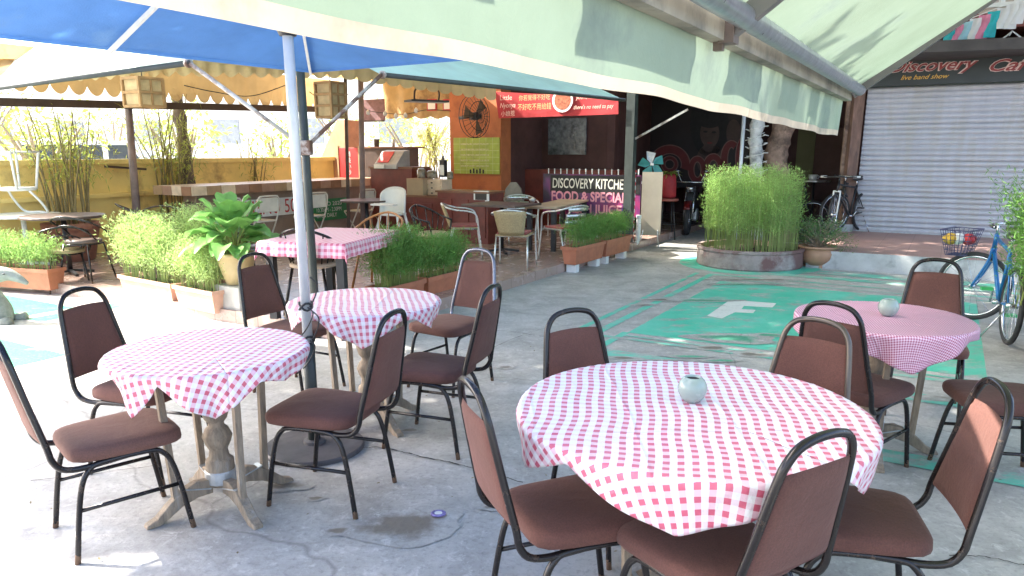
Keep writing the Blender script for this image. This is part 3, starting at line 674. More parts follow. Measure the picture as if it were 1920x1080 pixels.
for i, (px_, yy, z, rx, rz) in enumerate(((70, 17, 1.9, 1.6, .8), (340, 21, 2.0, 1.5, .9), (520, 24, 1.8, 1.2, .8), (-60, 24, 2.6, 2.2, 1.4), (210, 30, 2.4, 2.5, 1.0), (780, 26, 2.2, 2.0, 1.0), (650, 38, 2.8, 3, 1.2))):
    p = aty(px_, 260, yy); bush("shrub", ["pale yellow-green shrub beyond the yellow wall at far left", "shrub beyond the wall between two bamboo clumps", "shrub beyond the wall left of the parasol pole", "tall shrub beyond the wall at the left photo edge", "distant shrub row by the parked van", "shrub glimpsed between the counter shelf and the orange pillar", "farthest pale shrub beyond the wall near the sloping pier"][i], "shrub", (p.x, p.y, z), rx, rx, rz, 420, M_leafy, .20, i, "shrubs beyond the yellow wall")
# white van parked in the street
vp = aty(195, 300, 23); t = thing("parked_van", "sun-bleached white van parked beyond the yellow wall", "van", (vp.x, vp.y, 0), 75)
MB().prism([(-.9, -2.2, .35), (-.9, 2.1, .35), (-.9, 2.2, .9), (-.9, 1.5, 1.15), (-.9, 1.0, 1.85), (-.9, -2.15, 1.9)], (1.8, 0, 0)).build("body", M_whitep, t, False, False, bevel=.06)
MB().prism([(.901, .35, 1.15), (.901, 1.3, 1.15), (.901, .93, 1.75), (.901, .35, 1.75)], (.012, 0, 0)).prism([(.901, -1.9, 1.2), (.901, .2, 1.2), (.901, .2, 1.75), (.901, -1.9, 1.75)], (.012, 0, 0)).build("side_window", mat("dark_glass", (.05, .06, .07), .15), t, False, False)
for yy in (-1.4, 1.35):
    w_ = MB(); 
    for sx in (-.93, .78): w_.tube([(sx, yy, .34), (sx+.16, yy, .34)], .34, 20)
    w_.build("wheel", M_black, t, False, False)
for px_, yy in ((560, 33), (860, 40)):
    p = aty(px_, 300, yy); tt = thing("street_wall", ["low pale street wall far beyond the shrubs at left", "low pale street wall far beyond the orange pillar"][px_ > 600], "wall", (p.x, p.y, 0), 15)
    MB().box((0, 0, .7), (9, .2, 1.4)).build("panel", M_whitep, tt, False, False); MB().box((0, 0, 1.45), (9.1, .3, .1)).build("coping", M_whitep, tt, False, False)

# ================================================================= PLANTERS AND PLANTS
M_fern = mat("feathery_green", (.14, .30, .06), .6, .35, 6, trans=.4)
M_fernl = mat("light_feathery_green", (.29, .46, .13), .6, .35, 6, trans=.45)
M_fern_sun = mat("sunwash_feathery_green", (.38, .52, .18), .6, .35, 6, trans=.45)  # sun glare put into the colour: whiter foliage for the left trough row
M_terra_sun = mat("sunwash_terracotta", (.58, .34, .24), .6, .2, 5)  # lighter trough body for the left row, strong sunlight painted in
M_stemg = mat("green_stem", (.22, .27, .07), .7, .3, 6)
M_broad = mat("broad_leaf_green", (.18, .38, .10), .32, .3, 9, .1, trans=.3, coat=.2)
M_bamb = mat("bamboo_culm", (.20, .15, .06), .6, .3, 4)
M_bleaf = mat("bamboo_leaf", (.36, .38, .08), .6, .3, 5, trans=.5)
def fern(par, region, z0, hts, n, m, seed=0, leaves=60, L=.05, W=.006, lean=.10, kmin=.2, spk=1, hmin=.72):
    rd = random.Random(seed); ms = MB(); ml = MB()
    for i in range(n):
        p = Vector(region(rd)); h = hts*rd.uniform(hmin, 1.08); ln = Vector((rd.gauss(0, lean), rd.gauss(0, lean), 0))*h
        P = [p+Zv*z0+ln*(k/4)**1.6+Zv*h*(k/4) for k in range(5)]; ms.tube(P, [.0035, .003, .0025, .002, .001], 3, cap=False)
        for j in range(leaves):
            k = rd.uniform(kmin, 1)**.8*4; a = int(min(k, 3.99)); q = P[a].lerp(P[a+1], k-a)
            sp = (.035+.05*(1-abs(k/4-.6)))*spk
            q = q+Vector((rd.gauss(0, sp), rd.gauss(0, sp), rd.gauss(0, .015)))
            ml.leaf(q, Vector((rd.uniform(-1, 1), rd.uniform(-1, 1), rd.uniform(-.1, 1.2))), Vector((rd.uniform(-1, 1), rd.uniform(-1, 1), .3)), L*rd.uniform(.5, 1.3), W)
    ml.build("foliage", m, par); ms.build("stems", M_stemg, par)
def trough(label, p0, p1, z0=.12, h=.22, w0=.17, w1=.25, ht=.5, m=M_fern, n=80, seed=0, body=None, group="terracotta troughs along the terrace edge", leaves=60):
    p0, p1 = Vector(p0), Vector(p1); d = (p1-p0).normalized(); s_ = Vector((-d.y, d.x, 0)); body = body or M_terra
    t = thing("trough_planter", label, "planter", (*((p0+p1)/2).xy, 0), 0, group); L = (p1-p0).length
    mb = MB(); c = (p0+p1)/2; c = Vector((c.x, c.y, 0)); lv = [(z0, w0, -.03), (z0+h*.82, w1-.03, -.005), (z0+h*.83, w1, .012), (z0+h, w1, .012), (z0+h, w1-.03, 0), (z0+h-.03, w1-.035, -.005)]
    b = len(mb.v)
    for z, ww, e in lv:
        for i, j in ((-1, -1), (1, -1), (1, 1), (-1, 1)): mb.v.append(tuple(c+d*i*(L/2+e)+s_*j*ww/2+Zv*z))
    for k in range(len(lv)-1):
        for i in range(4): a0 = b+k*4; mb.f.append((a0+i, a0+(i+1) % 4, a0+4+(i+1) % 4, a0+4+i))
    mb.f.append((b+3, b+2, b+1, b)); mb.build("trough", body, t)
    a = [c+d*i*(L/2-.01)+s_*j*(w1/2-.02)+Zv*(z0+h-.03) for i, j in ((-1, -1), (1, -1), (1, 1), (-1, 1))]
    MB().add(a, [(0, 1, 2, 3)]).build("soil", M_soil, t)
    fern(t, lambda rd: c+d*rd.uniform(-L/2+.04, L/2-.04)+s_*rd.uniform(-w1/2+.04, w1/2-.04), z0+h-.03, ht, n, m, seed, leaves)
    if z0 > .08:
        for k, e in ((0, -1), (1, 1)):
            mb = MB(); q = c+d*e*(L/2-.12)
            mb.prism([q+s_*-.07+d*-.05, q+s_*.07+d*-.05, q+s_*.07+d*.05, q+s_*-.07+d*.05][::-1], Zv*z0); mb.build("brick_foot", M_whiteplas, t)
    return t
q0 = at(1066, 512); q1 = at(1170, 482); dd = (q1-q0).normalized(); LL = (q1-q0).length
trough("orange trough on white feet, nearer of the pair before the kitchen sign", q0, q0+dd*(LL/2-.03), .11, .24, ht=.38, n=110, seed=1)
trough("orange trough on white feet, farther of the pair, touching the black post", q0+dd*(LL/2+.03), q1, .11, .24, ht=.37, n=110, seed=2)
m1 = at(880, 553)+Vector((-.08, .08, 0)); mdir = A
trough("orange trough overgrown with tall feathery plants, right behind the silver framed chair", m1-mdir*.80, m1, .04, .27, ht=.43, n=150, seed=3)
trough("orange trough of the tallest feathery plants at the terrace corner behind the middle table", m1-mdir*1.50, m1-mdir*.86, .04, .27, ht=.56, n=190, seed=4)
l0 = at(425, 602); l1 = at(262, 566); ld = (l1-l0).normalized()
trough("terracotta trough with bright feathery plants below the big-leaved potted plant", l0+ld*.02, l0+ld*.68, .08, .22, ht=.50, n=110, seed=5, m=M_fern_sun, body=M_terra_sun)
trough("sunlit trough of glowing feathery plants at the left end of the terrace edge row", l0+ld*.74, l0+ld*1.75, .08, .22, ht=.66, n=190, seed=6, m=M_fern_sun, body=M_terra_sun)
trough("second sunlit trough standing just behind the terrace edge row", l0+ld*.5+A*.35, l0+ld*1.3+A*.35, .12, .2, ht=.72, n=130, seed=66, m=M_fern_sun, body=M_terra_sun)
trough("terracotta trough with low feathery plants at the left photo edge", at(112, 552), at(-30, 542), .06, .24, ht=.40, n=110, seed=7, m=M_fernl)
# round concrete planter
t = thing("round_planter", "round stained concrete planter filled with tall feathery plants, on the green ring of paint", "planter", RP)
M_ring = mat("stained_concrete", (.30, .25, .225), .85, .35, 4, .6, stain=(.17, .09, .08), sthr=.5, bscale=30)
MB().lathe([(.72, 0), (.735, .02), (.73, .22), (.745, .235), (.745, .27), (.69, .27), (.685, .2), (.68, .18)], 56).build("rim", M_ring, t, False, False)
MB().lathe([(.69, .2), (.2, .215)], 40).build("soil", M_soil, t, False, False)
fern(t, lambda rd: (lambda a, r: RP+Vector((math.cos(a)*r, math.sin(a)*r, 0)))(rd.uniform(0, 6.28), .64*rd.random()**.5), .2, 1.12, 430, M_fernl, 9, 95, .05, .006, .018, .22, .6, .74)
# bonsai in glazed bowl
def pot(label, nm, c, prof, m, z=0, group=None, cat="potted plant", n=28):
    t = thing(nm, label, cat, (c[0], c[1], z), 0, group); MB().lathe(prof, n).build("pot", m, t, True, False)
    rr, zz = prof[-1]; MB().lathe([(rr+.005, zz-.02), (.01, zz-.015)], n).build("soil", M_soil, t, False, False); return t
M_glz = mat("tan_glazed_pot", (.40, .22, .13), .4, .15, 6, coat=.2, stain=(.28, .13, .08), sthr=.6)
pp = at(1531, 500); t = pot("small-leaved shrub spreading over a tan glazed bowl beside the round planter", "potted_shrub", pp, [(.13, .03), (.17, .04), (.235, .12), (.25, .20), (.235, .25), (.25, .27), (.27, .275), (.27, .30), (.235, .30), (.225, .27)], M_glz)
for k in range(3):
    a = k*2.1+.5; MB().box((.13*math.cos(a), .13*math.sin(a), .02), (.09, .06, .045), a).build("foot", M_glz, t, False, False)
rd = random.Random(3); mb = MB(); ml = MB()
for i in range(34):
    a = rd.uniform(0, 6.28); r = rd.uniform(.15, .48); z = rd.uniform(.5, .78)-.25*(r/.48)**2
    P = catmull([(0, 0, .27), (math.cos(a+.3)*r*.3, math.sin(a+.3)*r*.3, .27+.5*(z-.27)), (math.cos(a)*r*.75, math.sin(a)*r*.75, z), (math.cos(a)*r, math.sin(a)*r, z-.01)], 3)
    mb.tube(P, [.012-.010*k/len(P) for k in range(len(P))], 5)
    for j in range(95):
        q = P[rd.randrange(4, len(P))]+Vector((rd.gauss(0, .06), rd.gauss(0, .06), rd.gauss(0, .04)))
        ml.leaf(q, Vector((rd.uniform(-1, 1), rd.uniform(-1, 1), rd.uniform(-.2, .8))), Vector((rd.uniform(-1, 1), rd.uniform(-1, 1), 1)), .03*rd.uniform(.6, 1.3), .013)
mb.build("branches", M_wood, t, True, False); ml.build("foliage", mat("small_grey_green_leaves", (.15, .27, .10), .5, .35, 8, trans=.35), t, False, False)
# broad-leaf plant in a yellow pot standing on a stone block
sb = at(433, 606)+Vector((.02, .22, 0))
t = thing("stone_block", "pale veined stone block holding up the yellow pot of broad leaves", "stone block", sb, 30)
MB().box((0, 0, .17), (.36, .30, .34)).build("block", mat("pale_veined_stone", (.42, .40, .36), .6, .2, 3, .3, stain=(.22, .20, .17), sthr=.6), t, False, False, bevel=.012)
t = pot("big broad-leaved green plant in a yellow pot on the stone block", "broad_leaf_plant", sb, [(.09, .0), (.11, .01), (.165, .2), (.18, .27), (.195, .275), (.195, .31), (.17, .31), (.16, .28)], mat("yellow_glazed_pot", (.50, .38, .19), .4, .15, 6), .34)
rd = random.Random(12)
ml = MB(); ms = MB()
for i in range(50):
    a = i*2.4; el = rd.uniform(.1, 1.25); L = rd.uniform(.26, .38); W = L*rd.uniform(.62, .78); out = Vector((math.cos(a), math.sin(a), 0)); s_ = Vector((-out.y, out.x, 0))
    base = out*rd.uniform(.04, .27)*(1.25-el*.6)+Zv*(.36+.30*el*rd.uniform(.5, 1)); ms.tube([(0, 0, .29), tuple(base*.5+Zv*.18), tuple(base)], .006, 5)
    d0 = (out*math.cos(el)+Zv*math.sin(el)); bend = rd.uniform(.5, 1.1)
    def lf(u, v, base=base, d0=d0, s_=s_, L=L, W=W, bend=bend):
        k = v; wd = W*math.sin(math.pi*min(1, k*.93+.05))**.75*(1-.25*k); q = base+d0*L*k-Zv*bend*L*k*k*.55
        return q+s_*(u-.5)*wd+Zv*(abs(u-.5)*wd*.45+.006*math.sin(k*18))
    ml.grid(lf, 4, 9)
ml.build("leaves", M_broad, t, True, False); ms.build("stalks", M_stemg, t, True, False)
# bamboo in terracotta pots
def bamboo(label, p, z0, hp, rp, hc, n, seed, leaves=900, m=M_bleaf, lz=.5):
    prof = [(rp*.62, 0), (rp*.7, .02), (rp*.93, hp*.75), (rp*.95, hp*.82), (rp, hp*.83), (rp, hp), (rp*.88, hp), (rp*.86, hp-.04)]
    t = pot(label, "potted_bamboo", p, prof, M_brick, z0, "bamboo in pots along the yellow wall"); rd = random.Random(seed); mb = MB(); ml = MB()
    for i in range(n):
        a = rd.uniform(0, 6.28); r = rp*.7*rd.random()**.5; b = Vector((math.cos(a)*r, math.sin(a)*r, hp-.04)); h = hc*rd.uniform(.6, 1); ln = Vector((rd.gauss(0, .13), rd.gauss(0, .13), 0))*h+b*.4
        P = [b+ln*(k/6)**1.8+Zv*h*k/6 for k in range(7)]; P = [Vector((q.x, q.y, b.z+h*k/6)) for k, q in enumerate(P)]
        mb.tube(P, [.015-.0017*k for k in range(7)], 6)
        for j in range(leaves//n):
            k = rd.uniform(lz*6, 5.99); q = P[int(k)].lerp(P[int(k)+1], k % 1)+Vector((rd.gauss(0, .16), rd.gauss(0, .16), rd.gauss(0, .07)))
            ml.leaf(q, Vector((rd.uniform(-1, 1), rd.uniform(-1, 1), rd.uniform(-.9, .3))), Vector((rd.uniform(-1, 1), rd.uniform(-1, 1), 1)), rd.uniform(.08, .15), .014, .2)
    mb.build("culms", M_bamb, t, True, False); ml.build("foliage", m, t, False, False)
bamboo("tall bamboo in a ribbed terracotta pot beside the dark round table at left", (-6.05, 10.2), PZ, .52, .36, 1.75, 22, 1, 1000)
bamboo("dense bamboo clump behind the bar counter with a dark thick stem", (-5.45, 12.0), PZ, .48, .30, 1.9, 20, 2, 1000)
bamboo("short bare bamboo stems behind the counter left of the parasol pole", (-4.7, 13.6), PZ, .45, .26, 1.3, 16, 3, 240, M_bleaf, .6)
bamboo("bamboo behind the red cash counter next to the orange pillar", (-1.75, 16.9), PZ, .5, .35, 2.2, 16, 4, 1500)
bamboo("bamboo clump at the far left photo edge behind the upturned white chair", (-7.2, 9.4), PZ, .5, .3, 1.8, 14, 5, 1100)

# ================================================================= TERRACE FURNITURE
def rtable(label, x, y, z0, r, h, m, leg=M_black, square=None, az=0):
    t = thing("cafe_table", label, "table", (x, y, z0), az, "tables on the tiled terrace")
    if square: MB().box((0, 0, h-.015), (square[0], square[1], .03)).build("tabletop", m, t, False, False, bevel=.004)
    else: MB().lathe([(r-.01, h-.03), (r, h-.025), (r, h-.005), (r-.005, h)], 32).build("tabletop", m, t, False, False)
    if square and max(square) > 1.3 or (square and label.startswith("square check")):
        for i in (-1, 1):
            for j in (-1, 1): MB().box((i*(square[0]/2-.06), j*(square[1]/2-.06), (h-.03)/2), (.07, .07, h-.03)).build("leg", leg, t, False, False)
    else:
        MB().lathe([(.03, .02), (.03, h-.03)], 12).build("column", leg, t, True, False)
        for k in range(4): d = azv(45+90*k); MB().bar(d*.02+Zv*.05, d*.26+Zv*.015, .035, .03).build("foot", leg, t, False, False)
    return t
M_dwood = mat("dark_worn_wood", (.085, .055, .045), .4, .4, 5, .1)
rtable("dark round table in front of the big ribbed bamboo pot at left", -5.42, 9.0, PZ, .46, .72, M_dwood)
M_wtop = mat("white_tabletop", (.8, .8, .77), .4, .05, 3)  # the top's own even white
rtable("white round table with an upturned chair on it at the left photo edge", -6.3, 9.6, PZ, .45, .68, M_wtop, M_whitep)
def hoop_chair(label, x, y, az, seatm, met=M_bronze2, z0=PZ, grp="metal hoop chairs on the terrace", dark=False):
    t = thing("hoop_chair", label, "chair", (x, y, z0), az, grp)
    MB().lathe([(.15, .44), (.19, .445), (.195, .46), (.19, .48), (.15, .49), (.02, .492)], 24).build("seat", seatm, t, True, False)
    MB().tube(catmull([(.24, .16, .44), (.27, .05, .58), (.26, -.1, .66), (.2, -.22, .72), (0, -.28, .76), (-.2, -.22, .72), (-.26, -.1, .66), (-.27, .05, .58), (-.24, .16, .44)], 4), .011, 7).build("back_hoop", met, t, True, False)
    MB().tube(catmull([(.17, .02, .46), (.2, -.14, .56), (.12, -.22, .64), (0, -.24, .66), (-.12, -.22, .64), (-.2, -.14, .56), (-.17, .02, .46)], 4), .008, 7).build("inner_hoop", met, t, True, False)
    MB().tube([(.19*math.cos(a), .19*math.sin(a), .435) for a in [i*.349 for i in range(18)]], .009, 6, True).build("seat_ring", met, t, True, False)
    for i in (-1, 1):
        for j in (-1, 1): MB().tube([(i*.15, j*.13, .44), (i*.21, j*.2, 0)], .010, 7).build("leg", met, t, True, False)
    return t
M_bluev = mat("blue_vinyl", (.05, .07, .30), .4, .1, 4)
hoop_chair("hoop-backed metal chair with a blue seat under the left pavilion post", -5.25, 10.5, 60, M_bluev)
hoop_chair("hoop-backed metal chair with a dark seat at the left end of the bar counter", -4.55, 9.75, 150, M_dwood, M_bronze2)
hoop_chair("hoop-backed metal chair with a dark seat left of the bar, behind another hoop chair", -4.35, 10.6, 100, M_dwood, M_bronze2)
hoop_chair("low dark hooped chair half hidden behind the left trough", -4.95, 8.55, 10, M_dwood, M_bronze)
hoop_chair("dark hooped chair between the sunlit trough and the bar", -4.35, 9.1, 30, M_dwood, M_bronze)
hoop_chair("dark hooped armchair beneath the dark round table at left", -5.2, 8.6, -30, M_wick, M_bronze, z0=PZ-.12)
# upturned white chair standing on the white table
t = thing("upturned_chair", "white chair turned upside down on the sunlit white table", "chair", (-6.3, 9.6, PZ+.68), 20)
MB().lathe([(.19, .02), (.20, .03), (.20, .06), (.18, .065)], 24, (0, 0, .28)).build("seat", M_whitep, t, True, False)
MB().tube(catmull([(-.19, 0, .3), (-.23, .1, .16), (-.2, .2, .02), (0, .25, .015), (.2, .2, .02), (.23, .1, .16), (.19, 0, .3)], 4), .015, 8).build("back_hoop", M_whitep, t, True, False)
for i in (-1, 1):
    for j in (-1, 1): MB().tube([(i*.15, j*.13, .32), (i*.2, j*.19, .78)], .016, 8).build("leg", M_whitep, t, True, False)
MB().tube([(-.2, -.19, .78), (.2, -.19, .78), (.2, .19, .78), (-.2, .19, .78)], .013, 8, True).build("floor_rail", M_whitep, t, True, False)
# bar counter of coloured wooden squares
cA = at(358, 350, 1.1); cE = at(275, 345, 1.1); cR = at(748, 333, 1.1); ca, cb = gab(cA); ea, eb_ = gab(cE); ra, rb_ = gab(cR); eb_ = cb+.85
t = thing("bar_counter", "long bar counter edged with brown and cream wooden squares", "counter", gp((ca+ra)/2, cb, PZ), AZ)
MB().prism([gp(ca, cb, .97), gp(ra, cb, .97), gp(ra, eb_, .97), gp(ca, eb_, .97)], Zv*.125).build("countertop", mat("counter_top_wood", (.60, .44, .30), .3, .15, 3, .1), t)
cols = [mat("cream_wood_square", (.62, .48, .34), .5), mat("brown_wood_square", (.24, .12, .065), .5), mat("tan_wood_square", (.36, .23, .13), .5), mat("pink_brown_square", (.33, .19, .13), .5)]
mbs = [MB() for _ in cols]; nsq = 17; rd = random.Random(5)
for i in range(nsq):
    a0, a1 = ca+(ra-ca)*i/nsq, ca+(ra-ca)*(i+1)/nsq; (lambda k_: lambda P_, e_: MB().prism(P_, e_).build("edge_square", cols[k_], t))((i*2+(i//3)) % 4)([gp(a0, cb-.012, .968), gp(a1-.004, cb-.012, .968), gp(a1-.004, cb-.001, .968), gp(a0, cb-.001, .968)], Zv*.13)
for i in range(4):
    b0, b1_ = cb+(eb_-cb)*i/4, cb+(eb_-cb)*(i+1)/4; (lambda k_: lambda P_, e_: MB().prism(P_, e_).build("edge_square", cols[k_], t))((i*3+1) % 4)([gp(ca-.012, b0, .968), gp(ca-.001, b0, .968), gp(ca-.001, b1_-.004, .968), gp(ca-.012, b1_-.004, .968)], Zv*.13)
M_cbody = mat("counter_body", (.28, .20, .15), .7, .2, 3)
MB().prism([gp(ca+.3, cb+.3, PZ), gp(ra-.1, cb+.3, PZ), gp(ra-.1, cb+.6, PZ), gp(ca+.3, cb+.6, PZ)], Zv*(.96-PZ)).build("counter_body", M_cbody, t)
def text(s, P, dx, up, h, m, par, shear=0, ext=.004, off=0, name="lettering", align='LEFT', width=None):
    cu = bpy.data.curves.new(name, 'FONT'); cu.body = s; cu.size = 1; cu.extrude = 0; cu.shear = shear; cu.offset = off; cu.align_x = align; cu.resolution_u = 3
    ob = bpy.data.objects.new("tmp", cu); col.objects.link(ob); bpy.context.view_layer.update()
    me = bpy.data.meshes.new_from_object(ob.evaluated_get(bpy.context.evaluated_depsgraph_get())); bpy.data.objects.remove(ob)
    dx = Vector(dx).normalized(); up = Vector(up).normalized(); nrm = dx.cross(up)
    xs = [v.co.x for v in me.vertices] or [0, 1]; kx = h
    if width: kx = width/(max(xs)-min(xs))
    mb = MB(); mb.v = [tuple(Vector(P)+dx*v.co.x*kx+up*v.co.y*h+nrm*ext) for v in me.vertices]; mb.f = [tuple(p.vertices) for p in me.polygons]
    return mb.build(name, m, par)
def panel(mb, x0, y0, x1, y1, P, az, th=.03, out=0):   # slab whose face fills a rectangle measured on a vertical plane
    d = azv(az); nr = Vector((-d.y, d.x, 0)); nr = -nr if nr.y > 0 else nr
    p = hit(x0, y1, P, az); q = hit(x1, y1, P, az); zt = (hit(x0, y0, P, az).z+hit(x1, y0, P, az).z)/2; zb_ = (p.z+q.z)/2
    p.z = q.z = zb_; p += nr*out; q += nr*out
    mb.prism([p, q, q-nr*th, p-nr*th], Zv*(zt-zb_)); return p, q, zb_, zt, nr
bp = gp(ca+2.6, cb+.25); t = thing("green_banner", "green printed banner with small lettering tied to the front of the bar counter", "banner", gp(ca+2.6, cb+.2, .3), AZ)
mb = MB(); p, q, z0_, z1_, nr = panel(mb, 588, 372, 655, 412, bp, WAZ, .01); mb.build("cloth", mat("green_banner_cloth", (.03, .20, .07), .6, .2, 4), t)
for i, s_ in enumerate(("A EURO 2020", "10.30AM - 2.30PM", "OPEN DAILY")): text(s_, p+Zv*((z1_-z0_)*(.68-.26*i))+Vector((.05, 0, 0))*(i > 0), q-p, Zv, .10, M_whitep, t, width=(q-p).length*(.8-.12*i))
t = thing("red_letter_banner", "white banner with big red letters behind the folding chairs at the bar", "banner", gp(ca+1.5, cb+.2, .3), AZ)
mb = MB(); p, q, z0_, z1_, nr = panel(mb, 455, 372, 560, 405, bp, WAZ, .01); mb.build("cloth", M_whitep, t); text("MENU 50", p+Zv*.04+(q-p)*.04, q-p, Zv, .32, M_red, t, width=(q-p).length*.9)
# white folding chairs in front of the bar
M_wfold = mat("cream_folding_chair", (.58, .54, .47), .45, .15, 5)
def fold_chair(label, x, y, az, z0=PZ):
    t = thing("folding_chair", label, "chair", (x, y, z0), az, "cream folding chairs at the bar")
    MB().tube(catmull([(-.2, .12, 0), (-.2, -.16, .5), (-.2, -.22, .74), (-.17, -.235, .80), (-.12, -.24, .82), (.12, -.24, .82), (.17, -.235, .80), (.2, -.22, .74), (.2, -.16, .5), (.2, .12, 0)], 4), .013, 7).build("frame", M_wfold, t, True, False)
    MB().tube([(-.18, -.2, 0), (-.18, .17, .44)], .011, 7).tube([(.18, -.2, 0), (.18, .17, .44)], .011, 7).build("rear_leg", M_wfold, t, True, False)
    MB().box((0, .0, .45), (.36, .36, .025)).build("seat", M_wfold, t, False, False, bevel=.01)
    MB().box((0, -.215, .69), (.34, .02, .21)).build("backrest", M_wfold, t, False, False, bevel=.008); return t
fc = None
for px_, az, lb in ((413, -60, "leftmost cream folding chair at the bar counter"), (486, -58, "cream folding chair at the bar, right in front of the red letters"), (580, -55, "cream folding chair at the bar seen just right of the parasol pole"), (673, -60, "cream folding chair at the bar, left neighbour of the last one"), (722, -58, "last cream folding chair of the bar row, behind the baby chair")):
    p = hit(px_, 400, gp(0, cb-.35), WAZ)
    if fc is None: fc = fold_chair(lb, p.x, p.y, az)
    else: dup(fc, lb, (p.x, p.y, PZ), az)
t = thing("baby_chair", "white plastic baby high chair with a rounded back in front of the maroon cabinet", "high chair", at(738, 460, PZ), 200)
MB().grid(lambda u, v: (.21*math.cos(math.pi*(u*1.1-.05))*(1-.0*v), -.12*math.sin(math.pi*u)-.04*v+.02, .50+v*.42*math.sin(math.pi*(.18+.64*u))**.6), 16, 8).build("back_shell", M_whiteplas, t, True, False, thick=.03)
MB().box((0, .02, .50), (.36, .32, .04)).build("seat", M_whiteplas, t, False, False, bevel=.015)
MB().box((0, .26, .66), (.40, .16, .03)).build("tray", M_whiteplas, t, False, False, bevel=.012)
for i in (-1, 1):
    for j in (-1, 1): MB().bar((i*.15, j*.12, .49), (i*.24, j*.22, 0), .035, .035).build("leg", M_whiteplas, t, False, False)
# square check-clothed table
s0 = at(638, 458, .87); s1 = at(745, 424, .87); s2 = at(500, 432, .87)
sqn = at(644, 458, .82); sqc = Vector((sqn.x, sqn.y, 0))+azv(14)*.60+azv(-76)*.40
t = rtable("square check-clothed black table on the terrace behind the parasol pole", sqc.x, sqc.y, PZ, 0, .70, M_dwood, M_black, (.80, 1.20), 14)
def sqcloth(c, az, L, W, z, drop, m, label):
    def fn(u, v):
        X, Y = (u-.5)*(L+2*drop), (v-.5)*(W+2*drop); ex = max(0, abs(X)-L/2); ey = max(0, abs(Y)-W/2)
        x = max(-L/2, min(L/2, X)); y = max(-W/2, min(W/2, Y)); e = max(ex, ey)+.35*min(ex, ey)
        x += math.copysign(.012, X)*(ex > 0)+math.copysign(.02*math.sin(Y*24)*min(1, ex/.1), X)*(ex > 0); y += math.copysign(.012, Y)*(ey > 0)+math.copysign(.02*math.sin(X*22)*min(1, ey/.1), Y)*(ey > 0)
        if ex > 0 and ey > 0: x -= math.copysign(.4*min(ex, ey), X)*0; 
        return (x, y, z-e*.97-.0*ex)
    o = MB().grid(fn, 90, 90, lambda u, v: (u*(L+2*drop), v*(W+2*drop))).build("square_tablecloth", m, None, True, thick=.002); o.location = c; o.rotation_euler = (0, 0, -R(az)); tag(o, label, "tablecloth")
M_clsq = gingham("pink_white_check_cloth", .055, (.60, .08, .17), (.78, .36, .46), (.80, .62, .66), 0)
sqcloth((sqc.x, sqc.y, PZ), 14, .82, 1.22, .705, .13, M_clsq, "pink and red check cloth on the square terrace table")
def windsor(label, x, y, az, m, seatm, z0=PZ, arms=True):
    t = thing("spindle_chair", label, "chair", (x, y, z0), az, "spindle-backed chairs on the terrace")
    MB().lathe([(.17, .42), (.215, .43), (.22, .45), (.21, .47), (.15, .48), (.02, .48)], 24).build("seat", seatm, t, True, False)
    arch = catmull([(-.24, .12, .62), (-.26, -.05, .66), (-.2, -.2, .74), (0, -.27, .80), (.2, -.2, .74), (.26, -.05, .66), (.24, .12, .62)], 4)
    MB().tube(arch, .013, 7).build("back_rail", m, t, True, False)
    for k in range(9):
        q = arch[int(3+k*(len(arch)-7)/8)]; MB().tube([(q.x*.72, q.y*.72, .46), tuple(q)], .007, 5).build("spindle", m, t, True, False)
    for i in (-1, 1):
        MB().tube([(i*.24, .12, .62), (i*.19, .12, .44)], .011, 6).build("arm_post", m, t, True, False)
        for j in (-1, 1): MB().tube([(i*.15, j*.13, .43), (i*.22, j*.21, 0)], .014, 7).build("leg", m, t, True, False)
    return t
M_orw = mat("orange_varnished_wood", (.42, .17, .06), .35, .25, 7)
windsor("light orange spindle-backed chair behind the check-clothed square table", *(at(706, 405, .90).xy), 200, M_orw, M_wick)
windsor("dark armchair with a beige round seat at the near side of the square table", *(at(588, 492, .58).xy), 10, M_bronze, mat("beige_vinyl", (.48, .36, .26), .5, .1, 4))
windsor("dark spindle chair with a tan round seat between the feathery plants and the maroon cabinet", *(at(812, 437, .58).xy), 120, M_bronze, M_wick)
windsor("dark spindle armchair behind the potted broad-leaf plant, left of the square table", *(gp(.9, 2.15).xy), 100, M_bronze, M_dwood)
